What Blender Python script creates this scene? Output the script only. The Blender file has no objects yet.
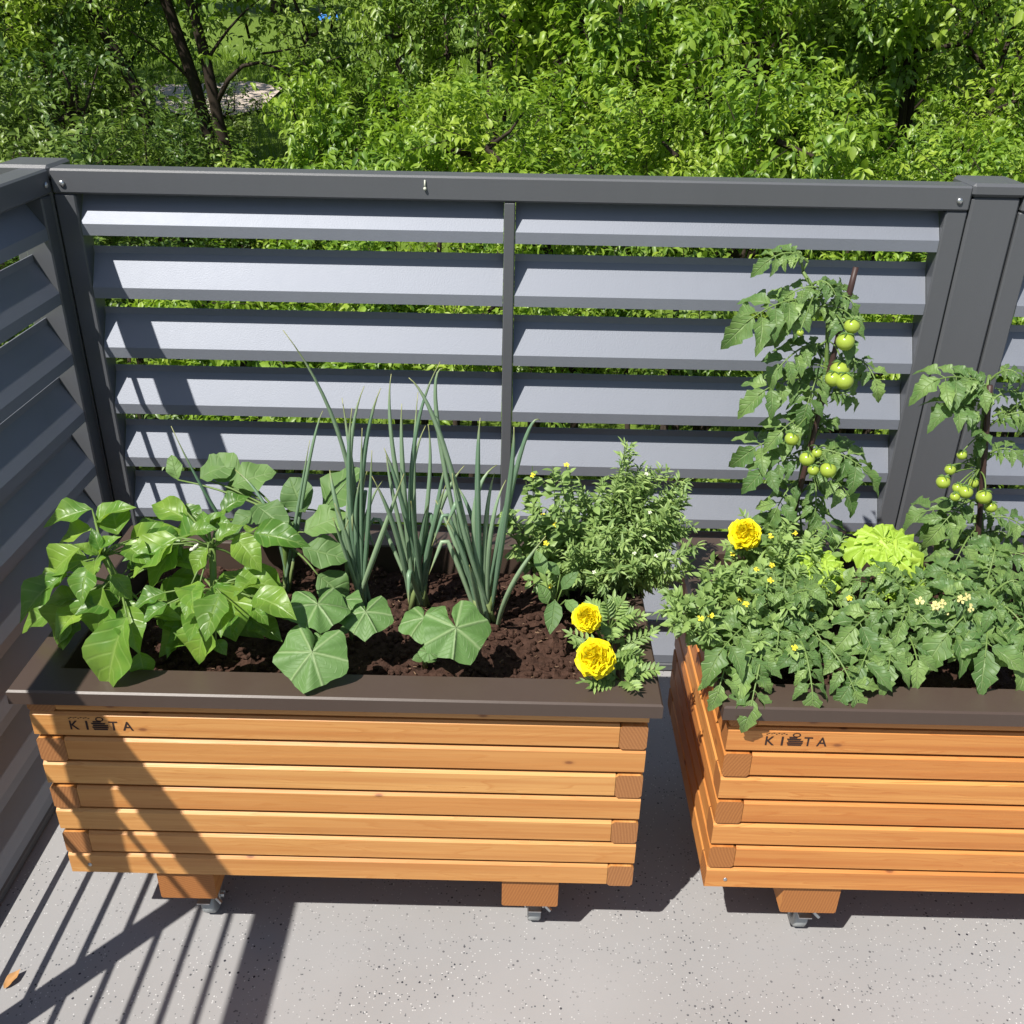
import bpy, math, random
import numpy as np
from mathutils import Vector, Matrix
random.seed(7); rng = np.random.default_rng(7)
S = bpy.context.scene
COL = S.collection
V = Vector
# ------------------------------------------------------------------ helpers
class MB:
    """collects geometry, then becomes ONE mesh object"""
    def __init__(s): s.v=[]; s.f=[]; s.uv=[]; s.m=[]; s.n=0; s.ch=[]
    def add(s, verts, faces, uvs=None, mi=0):
        n=len(s.v)
        s.v.extend([tuple(p) for p in verts])
        for k,f in enumerate(faces):
            s.f.append([n+i for i in f]); s.m.append(mi)
            s.uv.append(uvs[k] if uvs is not None else [(0.5,0.5)]*len(f))
    def chunk(s, P, F, UV):          # numpy: P (n,3), F (m,4) with -1 padding for triangles, UV (n,2)
        s.ch.append((P,F,UV))
    def build(s, name, mats, parent=None, smooth=True):
        me=bpy.data.meshes.new(name)
        P=[np.array(s.v,dtype=np.float32).reshape(-1,3)]; off=len(s.v)
        loops=[i for f in s.f for i in f]; sizes=[len(f) for f in s.f]
        uvl=[c for u in s.uv for c in u]; mi=list(s.m)
        L=[np.array(loops,dtype=np.int32)]; Z=[np.array(sizes,dtype=np.int32)]
        U=[np.array(uvl,dtype=np.float32).reshape(-1,2)]; M=[np.array(mi,dtype=np.int32)]
        for (p,F,uv) in s.ch:
            P.append(p.astype(np.float32))
            valid=F>=0
            fl=F[valid]
            L.append((fl+off).astype(np.int32)); Z.append(valid.sum(1).astype(np.int32))
            U.append(uv[fl].astype(np.float32)); M.append(np.zeros(len(F),dtype=np.int32))
            off+=len(p)
        P=np.concatenate(P);L=np.concatenate(L);Z=np.concatenate(Z);U=np.concatenate(U);M=np.concatenate(M)
        me.vertices.add(len(P)); me.vertices.foreach_set('co',P.ravel())
        me.loops.add(len(L)); me.loops.foreach_set('vertex_index',L)
        me.polygons.add(len(Z)); st=np.concatenate([[0],np.cumsum(Z)[:-1]]).astype(np.int32)
        me.polygons.foreach_set('loop_start',st); me.polygons.foreach_set('loop_total',Z)
        me.polygons.foreach_set('material_index',M)
        me.polygons.foreach_set('use_smooth',np.full(len(Z),smooth))
        ul=me.uv_layers.new(name='UVMap'); ul.data.foreach_set('uv',U.ravel())
        me.update(); me.validate()
        for m in (mats if isinstance(mats,(list,tuple)) else [mats]): me.materials.append(m)
        o=bpy.data.objects.new(name,me); COL.objects.link(o)
        if parent: o.parent=parent
        return o
    # --- shapes
    def box(s,x0,x1,y0,y1,z0,z1,mi=0,bev=0.0):
        if bev<=0:
            p=[(x0,y0,z0),(x1,y0,z0),(x1,y1,z0),(x0,y1,z0),(x0,y0,z1),(x1,y0,z1),(x1,y1,z1),(x0,y1,z1)]
            s.add(p,[(0,3,2,1),(4,5,6,7),(0,1,5,4),(1,2,6,5),(2,3,7,6),(3,0,4,7)],None,mi); return
        b=bev; P=[];
        c=((x0+x1)/2,(y0+y1)/2,(z0+z1)/2); h=((x1-x0)/2,(y1-y0)/2,(z1-z0)/2)
        idx={}
        for sx in(-1,1):
            for sy in(-1,1):
                for sz in(-1,1):
                    for a in range(3):
                        q=[sx*(h[0]-b),sy*(h[1]-b),sz*(h[2]-b)]; q[a]=(sx,sy,sz)[a]*h[a]
                        idx[(sx,sy,sz,a)]=len(P); P.append((c[0]+q[0],c[1]+q[1],c[2]+q[2]))
        F=[]
        def quad(l):
            pts=[V(P[i]) for i in l]; n=(pts[1]-pts[0]).cross(pts[2]-pts[0]); m=sum(pts,V())/len(pts)-V(c)
            F.append(tuple(l) if n.dot(m)>0 else tuple(reversed(l)))
        for a in range(3):
            o=[i for i in range(3) if i!=a]
            for sg in(-1,1):
                l=[]
                for (p,q) in((-1,-1),(1,-1),(1,1),(-1,1)):
                    k=[0,0,0];k[a]=sg;k[o[0]]=p;k[o[1]]=q;l.append(idx[(*k,a)])
                quad(l)
            for p in(-1,1):
                for q in(-1,1):
                    k1=[0,0,0];k1[a]=-1;k1[o[0]]=p;k1[o[1]]=q;k2=list(k1);k2[a]=1
                    quad([idx[(*k1,o[0])],idx[(*k2,o[0])],idx[(*k2,o[1])],idx[(*k1,o[1])]])
        for sx in(-1,1):
            for sy in(-1,1):
                for sz in(-1,1): quad([idx[(sx,sy,sz,0)],idx[(sx,sy,sz,1)],idx[(sx,sy,sz,2)]])
        s.add(P,F,None,mi)
    def prism(s, prof, axis, a0, a1, mi=0, endmi=None, u0=0.0, fn=None):
        """closed 2D profile swept along axis 'x' or 'y'; profile coordinates are (other horizontal, z)"""
        n=len(prof); P=[]
        for a in (a0,a1):
            for (h,z) in prof: P.append((a,h,z) if axis=='x' else (h,a,z))
        per=[0]
        for i in range(n):
            p,q=prof[i],prof[(i+1)%n]; per.append(per[-1]+math.hypot(q[0]-p[0],q[1]-p[1]))
        F=[];U=[]
        area=sum(prof[i][0]*prof[(i+1)%n][1]-prof[(i+1)%n][0]*prof[i][1] for i in range(n))
        flip=(area<0)!=(axis=='y')
        for i in range(n):
            j=(i+1)%n; f=[i,i+n,j+n,j] if not flip else [i,j,j+n,i+n]
            u={i:(u0+a0,per[i]),i+n:(u0+a1,per[i]),j:(u0+a0,per[i+1]),j+n:(u0+a1,per[i+1])}
            f=f[::-1]
            F.append(f);U.append([u[k] for k in f])
        if fn: P=[fn(p) for p in P]
        s.add(P,F,U,mi)
        e=mi if endmi is None else endmi
        c1=list(range(n)) ; c2=[i+n for i in range(n)]
        if flip: c1,c2=c1,c2[::-1]
        else: c1,c2=c1[::-1],c2
        s.add(P,[c1[::-1],c2[::-1]],[[prof[k%n] for k in c1[::-1]],[prof[k%n] for k in c2[::-1]]],e)
    def tube(s, pts, rad, sides=6, mi=0, cap=True):
        pts=[V(p) for p in pts]; n=len(pts)
        if not hasattr(rad,'__len__'): rad=[rad]*n
        P=[];U=[]; t0=(pts[1]-pts[0]).normalized(); up=V((0,0,1)) if abs(t0.z)<.9 else V((1,0,0))
        a=t0.cross(up).normalized()
        for i in range(n):
            t=(pts[min(i+1,n-1)]-pts[max(i-1,0)]).normalized()
            a=(a-t*a.dot(t)).normalized(); b=t.cross(a)
            for k in range(sides):
                th=2*math.pi*k/sides; P.append(pts[i]+(a*math.cos(th)+b*math.sin(th))*rad[i]); U.append((k/sides,i/(n-1)))
        F=[]
        for i in range(n-1):
            for k in range(sides):
                k2=(k+1)%sides; F.append((i*sides+k,i*sides+k2,(i+1)*sides+k2,(i+1)*sides+k))
        if cap: F.append(tuple(range(sides))[::-1]); F.append(tuple((n-1)*sides+k for k in range(sides)))
        s.add(P,F,[[U[i] for i in f] for f in F],mi)
    def ball(s, c, r, seg=10, rings=7, sq=(1,1,1), fn=None, mi=0):
        P=[];F=[]
        for i in range(rings+1):
            ph=math.pi*i/rings
            for k in range(seg):
                th=2*math.pi*k/seg; d=V((math.sin(ph)*math.cos(th),math.sin(ph)*math.sin(th),math.cos(ph)))
                rr=r*(fn(d) if fn else 1); P.append((c[0]+d.x*rr*sq[0],c[1]+d.y*rr*sq[1],c[2]+d.z*rr*sq[2]))
        for i in range(rings):
            for k in range(seg):
                k2=(k+1)%seg; F.append((i*seg+k,(i+1)*seg+k,(i+1)*seg+k2,i*seg+k2))
        s.add(P,F,None,mi)

def tag(o,label=None,cat=None,group=None,kind=None):
    for k,v in (('label',label),('category',cat),('group',group),('kind',kind)):
        if v: o[k]=v
    return o
def empty(name,loc,label,cat,group=None):
    o=bpy.data.objects.new(name,None); COL.objects.link(o); o.location=loc; o.empty_display_size=.1
    return tag(o,label,cat,group)
def settle(root):
    """children were built in world coordinates: keep them there under their Empty"""
    for c in root.children: c.location=-root.location
def copy_tree(o,parent=None,name=None):
    c=o.copy(); COL.objects.link(c); c.parent=parent
    for ch in list(o.children): copy_tree(ch,c)
    return c

# ------------------------------------------------------------------ materials
class NT:
    def __init__(s,name):
        s.mat=bpy.data.materials.new(name); s.mat.use_nodes=True; s.t=s.mat.node_tree
        for n in list(s.t.nodes): s.t.nodes.remove(n)
        s.out=s.n('ShaderNodeOutputMaterial'); s.p=s.n('ShaderNodeBsdfPrincipled'); s.l(s.p.outputs[0],s.out.inputs[0])
    def n(s,t,**k):
        x=s.t.nodes.new(t)
        for a,b in k.items(): setattr(x,a,b)
        return x
    def l(s,a,b): s.t.links.new(a,b)
    def set(s,**k):
        names={'rough':'Roughness','metal':'Metallic','spec':'Specular IOR Level','coat':'Coat Weight','trans':'Transmission Weight','ior':'IOR'}
        for a,b in k.items(): s.p.inputs[names[a]].default_value=b
        return s
    def math(s,op,a,b=None,c=None,clamp=False):
        m=s.n('ShaderNodeMath',operation=op); m.use_clamp=clamp
        for i,v in enumerate((a,b,c)):
            if v is None: continue
            if isinstance(v,(int,float)): m.inputs[i].default_value=v
            else: s.l(v,m.inputs[i])
        return m.outputs[0]
    def ramp(s,fac,stops,interp='LINEAR'):
        r=s.n('ShaderNodeValToRGB'); r.color_ramp.interpolation=interp
        e=r.color_ramp.elements
        while len(e)<len(stops): e.new(.5)
        for i,(p,c) in enumerate(stops): e[i].position=p; e[i].color=(*c,1) if len(c)==3 else c
        s.l(fac,r.inputs[0]); return r.outputs[0]
    def noise(s,vec,scale,detail=3,rough=.5,dist=0):
        x=s.n('ShaderNodeTexNoise'); x.inputs['Scale'].default_value=scale; x.inputs['Detail'].default_value=detail
        x.inputs['Roughness'].default_value=rough; x.inputs['Distortion'].default_value=dist
        if vec is not None: s.l(vec,x.inputs['Vector'])
        return x.outputs[0]
    def mix(s,fac,a,b,mode='MIX'):
        m=s.n('ShaderNodeMix',data_type='RGBA',blend_type=mode)
        for i,v in ((0,fac),(6,a),(7,b)):
            if isinstance(v,(int,float)): m.inputs[i].default_value=v
            elif isinstance(v,tuple): m.inputs[i].default_value=(*v,1)
            else: s.l(v,m.inputs[i])
        return m.outputs[2]
    def bump(s,h,strength=.3,dist=.002):
        b=s.n('ShaderNodeBump'); b.inputs['Strength'].default_value=strength; b.inputs['Distance'].default_value=dist
        s.l(h,b.inputs['Height']); s.l(b.outputs[0],s.p.inputs['Normal']); return b
    def color(s,c):
        if isinstance(c,tuple): s.p.inputs['Base Color'].default_value=(*c,1)
        else: s.l(c,s.p.inputs['Base Color'])
    def obj(s): return s.n('ShaderNodeTexCoord').outputs['Object']
    def uv(s): return s.n('ShaderNodeTexCoord').outputs['UV']
    def isl(s): return s.n('ShaderNodeNewGeometry').outputs['Random Per Island']
    def scale(s,v,sc):
        m=s.n('ShaderNodeMapping'); m.inputs['Scale'].default_value=sc; s.l(v,m.inputs[0]); return m.outputs[0]

def m_metal(name,c,rough,spec=.5,grain=900,gs=.25,dust=.25,metal=0):
    t=NT(name); o=t.obj()
    n1=t.math('ADD',t.math('MULTIPLY',t.noise(o,3,4),.6),t.math('MULTIPLY',t.noise(t.scale(o,(30,30,4)),1.5,4),.4)); n2=t.noise(o,grain,2)
    t.color(t.mix(t.math('MULTIPLY',n1,dust),c,tuple(min(1,x*1.6+.015) for x in c)))
    t.set(rough=rough,spec=spec,metal=metal); t.l(t.math('MULTIPLY_ADD',n1,.12,rough-.06),t.p.inputs['Roughness'])
    t.bump(n2,gs,.0008); return t.mat
def m_wood(name,ca,cb,cc,end=False):
    t=NT(name); uv=t.uv(); r=t.isl()
    if not end:
        sep=t.n('ShaderNodeSeparateXYZ'); t.l(uv,sep.inputs[0])
        cmb=t.n('ShaderNodeCombineXYZ')
        t.l(t.math('ADD',sep.outputs[0],t.math('MULTIPLY',r,37.0)),cmb.inputs[0]); t.l(sep.outputs[1],cmb.inputs[1]); t.l(t.math('MULTIPLY',r,11.0),cmb.inputs[2])
        big=t.noise(t.scale(cmb.outputs[0],(1.5,22,1)),1.5,2,.5,.8)
        streak=t.noise(t.scale(cmb.outputs[0],(.9,60,1)),1.0,3,.6)
        rings=t.math('FRACT',t.math('MULTIPLY',big,9.0))
        fine=t.noise(t.scale(cmb.outputs[0],(6,420,1)),1.0,3,.6)
        # knots
        vo=t.n('ShaderNodeTexVoronoi',feature='F1',voronoi_dimensions='2D'); vo.inputs['Scale'].default_value=1.0
        t.l(t.scale(cmb.outputs[0],(7,15,1)),vo.inputs['Vector'])
        sc_=t.n('ShaderNodeSeparateColor'); t.l(vo.outputs['Color'],sc_.inputs[0])
        kn=t.math('MULTIPLY',t.ramp(vo.outputs['Distance'],[(0.0,(1,1,1)),(.035,(.8,.8,.8)),(.06,(.2,.2,.2)),(.10,(0,0,0))]),t.math('GREATER_THAN',sc_.outputs[0],.66))
        c=t.mix(t.ramp(rings,[(0,(0,0,0)),(.75,(.35,.35,.35)),(.93,(1,1,1)),(1,(.1,.1,.1))]),ca,cb)
        c=t.mix(t.math('MULTIPLY',fine,.75),c,cb)
        c=t.mix(t.math('MULTIPLY',r,.7),c,t.mix(.6,c,cb))
        c=t.mix(t.ramp(streak,[(.42,(0,0,0)),(.66,(.8,.8,.8))]),c,(cb[0]*.85,cb[1]*.75,cb[2]*.7))
        c=t.mix(t.math('MULTIPLY',t.math('FRACT',t.math('MULTIPLY',r,7.3)),.42),c,(cb[0]*.88,cb[1]*.72,cb[2]*.6))
        c=t.mix(t.math('MULTIPLY',kn,.85),c,cc)
        t.color(c); t.set(rough=.42,spec=.4)
        t.bump(t.math('ADD',fine,t.math('MULTIPLY',rings,.4)),.25,.0012)
    else:
        w=t.n('ShaderNodeTexWave',wave_type='RINGS',rings_direction='Z'); w.inputs['Scale'].default_value=60; w.inputs['Distortion'].default_value=1.5
        mp=t.n('ShaderNodeMapping'); t.l(uv,mp.inputs[0]); cm=t.n('ShaderNodeCombineXYZ'); t.l(t.math('MULTIPLY_ADD',r,.2,-.45),cm.inputs[0]); t.l(t.math('MULTIPLY_ADD',r,-.15,-.2),cm.inputs[1]); t.l(cm.outputs[0],mp.inputs['Location'])
        t.l(mp.outputs[0],w.inputs['Vector'])
        f=t.noise(t.obj(),500,2)
        t.color(t.mix(t.math('MULTIPLY',f,.5),t.mix(t.math('MULTIPLY',w.outputs['Fac'],.55),ca,cb),cc)); t.set(rough=.6,spec=.25); t.bump(f,.4,.001)
    return t.mat
def m_leaf(name,c1,c2,vein,nv=7,polar=False,rough=.42,transl=.3,slant=.45,veinamt=.5,bump=.5,tip=None,blot=0.0,coat=0,patch=None):
    t=NT(name); uv=t.uv(); r=t.isl()
    sep=t.n('ShaderNodeSeparateXYZ'); t.l(uv,sep.inputs[0]); u,v=sep.outputs[0],sep.outputs[1]
    if polar:
        fr=t.math('FRACT',t.math('MULTIPLY',u,float(nv))); d=t.math('ABSOLUTE',t.math('SUBTRACT',fr,.5))
        main=t.math('SUBTRACT',1.0,t.math('MULTIPLY',t.math('MULTIPLY',d,v),16.0),clamp=True)
        lat=t.math('FRACT',t.math('ADD',t.math('MULTIPLY',v,6.0),t.math('MULTIPLY',d,-3.0)))
        side=t.math('MULTIPLY',t.math('MULTIPLY',t.math('SUBTRACT',1.0,t.math('MULTIPLY',t.math('ABSOLUTE',t.math('SUBTRACT',lat,.5)),9.0),clamp=True),t.noise(t.obj(),40,2)),.4)
    else:
        a=t.math('ABSOLUTE',t.math('MULTIPLY_ADD',u,2.0,-1.0))
        main=t.math('SUBTRACT',1.0,t.math('MULTIPLY',a,11.0),clamp=True)
        lat=t.math('FRACT',t.math('MULTIPLY',t.math('SUBTRACT',v,t.math('MULTIPLY',a,slant*.5)),float(nv)))
        side=t.math('MULTIPLY',t.math('SUBTRACT',1.0,t.math('MULTIPLY',t.math('ABSOLUTE',t.math('SUBTRACT',lat,.5)),7.0),clamp=True),.6)
    vn=t.math('MAXIMUM',main,side)
    base=t.mix(r,c1,c2)
    if patch: base=t.mix(t.ramp(t.noise(t.obj(),patch[1],2),[(.42,(0,0,0)),(.68,(1,1,1))]),base,patch[0])
    n=t.noise(t.obj(),60,3)
    base=t.mix(t.math('MULTIPLY',n,.45),base,c2)
    if tip: base=t.mix(t.ramp(v,[(.8,(0,0,0)),(1,(1,1,1))]),base,tip)
    col=t.mix(t.math('MULTIPLY',vn,veinamt),base,vein)
    t.color(col); t.set(rough=rough,spec=.45,coat=coat)
    h=t.math('SUBTRACT',t.math('MULTIPLY',n,.5),vn)
    if bump>0: t.bump(h,bump,.0015)
    if transl>0:
        tr=t.n('ShaderNodeBsdfTranslucent'); t.l(t.mix(.5,col,(c1[0]*2.0,c1[1]*2.2,c1[2]*.9)),tr.inputs[0])
        mx=t.n('ShaderNodeMixShader'); mx.inputs[0].default_value=transl
        t.l(t.p.outputs[0],mx.inputs[1]); t.l(tr.outputs[0],mx.inputs[2]); t.l(mx.outputs[0],t.out.inputs[0])
    return t.mat
def m_plain(name,c,rough=.6,var=.3,sc=40,spec=.4,metal=0,transl=0,bump=0):
    t=NT(name); n=t.noise(t.obj(),sc,4)
    t.color(t.mix(t.math('MULTIPLY',n,var*2),c,tuple(x*.45 for x in c))); t.set(rough=rough,spec=spec,metal=metal)
    if bump: t.bump(n,bump,.003)
    if transl:
        tr=t.n('ShaderNodeBsdfTranslucent'); tr.inputs[0].default_value=(*c,1)
        mx=t.n('ShaderNodeMixShader'); mx.inputs[0].default_value=transl
        t.l(t.p.outputs[0],mx.inputs[1]); t.l(tr.outputs[0],mx.inputs[2]); t.l(mx.outputs[0],t.out.inputs[0])
    return t.mat

# ------------------------------------------------------------------ leaf templates: P (n,3) in unit space, F, UV
def tmpl(outline, nu=7, nv=2, fold=.25, droop=.35, ruffle=0.0, twist=0.0, seed=0):
    """outline(v)->half width; length runs along +Y 0..1; normal +Z"""
    rr=random.Random(seed); P=[];UV=[]
    cols=2*nv+1; ph=rr.random()*6
    for i in range(nu+1):
        v=i/nu; w=outline(v)
        for k in range(cols):
            a=(k-nv)/nv; x=a*w
            z=abs(a)*fold*w - droop*v*v + ruffle*w*abs(a)*math.sin(v*11+ph+(2 if a>0 else 0))
            x+=twist*v*v*.3
            P.append((x,v-droop*.35*v*v,z)); UV.append(((a+1)/2,v))
    F=[]
    for i in range(nu):
        for k in range(cols-1):
            q=i*cols+k; F.append((q,q+1,q+cols+1,q+cols))
    return np.array(P,float),np.array(F,int),np.array(UV,float)
def ov(w,pk=.35,sharp=1.0):      # ovate outline with pointed tip
    def f(v):
        if v<=0 or v>=1: return .004
        return w*(min(1,v/pk)**.55 if v<pk else (math.cos((v-pk)/(1-pk)*math.pi/2))**sharp)
    return f
def toothed(w,teeth=4,depth=.3,pk=.3):
    g=ov(w,pk,.9)
    def f(v):
        return g(v)*(1-depth*((v*teeth)%1.0)) if 0<v<1 else .004
    return f
def tri_leaf(wd=.2,droop=.25,fold=.3):
    a,b=.26,.62; w1=wd*.92; w2=wd*.82
    P=np.array([(0,0,0),(-w1,a,fold*w1-droop*.05),(0,a,-droop*.07),(w1,a,fold*w1-droop*.05),(-w2,b,fold*w2-droop*.34),(0,b-.02,-droop*.38),(w2,b,fold*w2-droop*.34),(0,1-droop*.3,-droop)],float)
    F=np.array([(0,2,1,-1),(0,3,2,-1),(1,2,5,4),(2,3,6,5),(4,5,7,-1),(5,6,7,-1)]); UV=np.array([(.5,0),(0,a),(.5,a),(1,a),(0,b),(.5,b),(1,b),(.5,1)],float)
    return P,F,UV
T_PEP=[tmpl(ov(.5,.36,1.15),10,2,.3,.3,.16,t,s) for s,t in ((1,.4),(2,-.3),(3,0))]
T_EGG=[tmpl(ov(.5,.42,.6),8,2,.15,.25,.2,t,s) for s,t in ((4,.3),(5,-.3))]
T_TOM=[tmpl(toothed(.38,3.5,.36,.3),14,1,.4,d,.2,t,s) for s,t,d in ((6,.4,.4),(7,-.4,.25),(8,0,.5))]
T_NAR=[tmpl(ov(.11,.4,1),3,1,.5,d,0,t,9) for t,d in ((.3,.2),(-.3,.4),(0,.1))]
T_BUSH=[tri_leaf(.19,.35,.4),tri_leaf(.22,.15,.3),tri_leaf(.15,.55,.5)]
T_SMALL=[tmpl(ov(.3,.4,.8),4,1,.3,.3,0,.2,10),tmpl(ov(.26,.4,.9),4,1,.4,.15,0,-.2,11)]

def put(mb,T,mats):
    """T template; mats (k,4,4): instances of the template in one chunk"""
    P,F,UV=T; k=len(mats)
    if k==0: return
    M=np.asarray(mats); n=len(P)
    Q=np.einsum('kij,nj->kni',M[:,:3,:3],P)+M[:,None,:3,3]
    FF=F[None,:,:]+(np.arange(k)*n)[:,None,None]
    if (F<0).any(): FF=np.where(F[None]<0,-1,FF)
    mb.chunk(Q.reshape(-1,3),FF.reshape(-1,F.shape[1]),np.tile(UV,(k,1)))
def frame(base,tip,wid=1.0,up=(0,-.5,1),lift=0.0):
    """matrix sending the template's Y axis onto base->tip"""
    b=V(base); d=V(tip)-b; L=max(d.length,1e-5); y=d/L; u=V(up)
    x=y.cross(u)
    if x.length<1e-3: x=V((1,0,0))
    x.normalize(); z=x.cross(y)
    M=np.eye(4)
    M[:3,0]=np.array(x)*L*wid; M[:3,1]=np.array(y)*L; M[:3,2]=np.array(z)*L; M[:3,3]=np.array(b)
    return M
def rv(s=1.0): return V((random.gauss(0,s),random.gauss(0,s),random.gauss(0,s)))
def bez(a,b,c,n=8):
    a,b,c=V(a),V(b),V(c); return [a*(1-t)**2+b*2*t*(1-t)+c*t*t for t in [i/n for i in range(n+1)]]
# ------------- measured plant positions (metres)
PEP_A = {'base':(0.076,0.23,0.54),'nodes':[(0.128,0.13,0.705),(0.111,0.13,0.76)],'leaves':[((0.063,0.22,0.798),(-0.018,0.18,0.795),0.42),((0.117,0.18,0.772),(0.088,0.24,0.813),0.6),((0.078,0.14,0.746),(0.026,0.12,0.753),0.7),((0.08,0.12,0.78),(-0.003,0.1,0.726),0.45),((0.107,0.12,0.768),(0.082,0.11,0.801),0.4),((0.112,0.12,0.777),(0.099,0.13,0.816),0.4),((0.107,0.12,0.768),(0.138,0.12,0.815),0.45),((0.111,0.11,0.75),(0.078,0.09,0.733),0.55),((0.065,0.1,0.694),(-0.011,0.08,0.586),0.42),((0.124,0.08,0.731),(0.101,0.04,0.638),0.62),((0.167,0.05,0.697),(0.113,-0.03,0.586),0.46),((0.172,0.06,0.622),(0.185,0.03,0.576),0.6),((0.179,0.1,0.671),(0.244,0.08,0.688),0.35),((0.073,0.2,0.784),(0.137,0.2,0.831),0.5),((0.065,0.2,0.769),(-0.02,0.2,0.747),0.45),((0.133,0.1,0.743),(0.171,0.08,0.709),0.5),((0.142,0.09,0.702),(0.081,0.05,0.717),0.5),((0.144,0.14,0.776),(0.198,0.1,0.773),0.5)]}
PEP_B = {'base':(0.244,0.181,0.54),'nodes':[(0.282,0.13,0.699),(0.279,0.16,0.762)],'leaves':[((0.227,0.16,0.772),(0.171,0.1,0.719),0.58),((0.211,0.25,0.764),(0.131,0.28,0.798),0.42),((0.272,0.25,0.782),(0.314,0.27,0.815),0.6),((0.318,0.16,0.784),(0.376,0.12,0.752),0.55),((0.348,0.17,0.787),(0.445,0.14,0.791),0.42),((0.297,0.11,0.728),(0.333,0.06,0.63),0.6),((0.287,0.07,0.685),(0.26,0.03,0.605),0.62),((0.173,0.16,0.657),(0.277,0.1,0.693),0.5),((0.323,0.18,0.718),(0.398,0.12,0.665),0.5),((0.35,0.14,0.718),(0.328,0.09,0.726),0.5),((0.125,0.2,0.745),(0.233,0.18,0.786),0.36),((0.242,0.17,0.786),(0.288,0.16,0.807),0.5),((0.346,0.1,0.691),(0.388,0.08,0.673),0.5),((0.296,0.07,0.642),(0.315,0.05,0.625),0.6),((0.192,0.28,0.772),(0.245,0.24,0.771),0.45),((0.253,0.22,0.778),(0.305,0.2,0.794),0.5),((0.283,0.13,0.78),(0.252,0.1,0.746),0.5),((0.291,0.15,0.783),(0.331,0.16,0.816),0.45),((0.264,0.18,0.785),(0.254,0.2,0.815),0.5),((0.288,0.16,0.66),(0.354,0.12,0.597),0.5),((0.235,0.18,0.696),(0.181,0.16,0.633),0.5)]}
EGG = {'base':(0.329,0.382,0.54),'nodes':[(0.345,0.36,0.655),(0.336,0.38,0.708)],'leaves':[((0.181,0.42,0.762),(0.241,0.44,0.802),0.85),((0.246,0.4,0.757),(0.327,0.42,0.79),0.7),((0.389,0.36,0.726),(0.353,0.38,0.79),0.75),((0.416,0.38,0.716),(0.482,0.4,0.812),0.72),((0.391,0.33,0.7),(0.473,0.34,0.751),0.6),((0.392,0.3,0.684),(0.482,0.28,0.677),0.6),((0.421,0.28,0.64),(0.484,0.26,0.6),0.8),((0.297,0.36,0.739),(0.365,0.3,0.731),0.6),((0.277,0.4,0.728),(0.228,0.42,0.763),0.8),((0.138,0.42,0.757),(0.124,0.44,0.805),0.5),((0.257,0.42,0.764),(0.189,0.44,0.801),0.7),((0.365,0.34,0.719),(0.321,0.3,0.699),0.7)]}
CUC = [{'base':(0.438,0.188,0.54),'leaves':[((0.455,0.12,0.683),0.052,(0.15,-0.25,1)),((0.461,0.03,0.651),0.06,(0,-0.75,1)),((0.469,0.07,0.646),0.02,(0.3,-0.5,1))]},{'base':(0.487,0.22,0.54),'leaves':[((0.53,0.14,0.656),0.046,(0.1,-0.5,1)),((0.492,0.16,0.666),0.03,(-0.4,-0.2,1))]},{'base':(0.627,0.142,0.54),'leaves':[((0.63,0.12,0.66),0.044,(-0.2,-0.3,1)),((0.686,0.08,0.669),0.058,(0.25,-0.75,1)),((0.643,0.05,0.642),0.016,(0,-0.5,1))]}]
ONI = [{'base':(0.329,0.375,0.54),'tips':[[(0.399,0.361,0.806),(0.433,0.377,0.921)],[(0.262,0.289,0.732),(0.196,0.281,0.927)],[(0.374,0.345,0.717),(0.413,0.345,0.878)],[(0.323,0.369,0.703),(0.253,0.409,0.786)]]},{'base':(0.483,0.338,0.54),'tips':[[(0.483,0.308,0.854),(0.406,0.26,1.104)],[(0.486,0.308,0.82),(0.521,0.308,0.995)],[(0.504,0.324,0.812),(0.546,0.324,0.986)],[(0.485,0.3,0.784),(0.501,0.292,0.962)],[(0.501,0.308,0.74),(0.516,0.292,0.926)],[(0.532,0.292,0.698),(0.588,0.26,0.857)],[(0.46,0.324,0.73),(0.445,0.34,0.823)],[(0.491,0.324,0.772),(0.476,0.34,0.961)]]},{'base':(0.598,0.343,0.54),'tips':[[(0.565,0.329,0.831),(0.563,0.337,1.007)],[(0.58,0.313,0.8),(0.582,0.313,0.963)],[(0.593,0.329,0.832),(0.647,0.329,1.033)],[(0.581,0.297,0.768),(0.553,0.281,0.895)],[(0.624,0.313,0.699),(0.656,0.297,0.821)],[(0.634,0.329,0.732),(0.686,0.329,0.842)],[(0.62,0.329,0.773),(0.624,0.329,0.92)],[(0.57,0.281,0.716),(0.535,0.249,0.857)],[(0.593,0.345,0.764),(0.603,0.377,0.96)]]},{'base':(0.723,0.287,0.54),'tips':[[(0.665,0.241,0.893),(0.606,0.225,1.042)],[(0.649,0.273,0.915),(0.656,0.273,1.042)],[(0.714,0.241,0.82),(0.718,0.241,0.97)],[(0.765,0.225,0.829),(0.773,0.209,0.969)],[(0.778,0.241,0.878),(0.815,0.241,0.968)],[(0.775,0.209,0.672),(0.83,0.193,0.78)],[(0.694,0.241,0.742),(0.671,0.241,0.875)],[(0.707,0.257,0.773),(0.745,0.289,0.864)],[(0.735,0.241,0.743),(0.761,0.257,0.851)]]}]
MAR1 = {'base':(0.943,0.165,0.54),'flowers':[((0.897,0.08,0.694),0.027),((0.909,0.03,0.652),0.036)]}
MAR2 = {'base':(1.27,0.384,0.54),'flowers':[((1.197,0.33,0.716),0.033)]}
SAP = (0.842,0.234,0.54)
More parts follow.
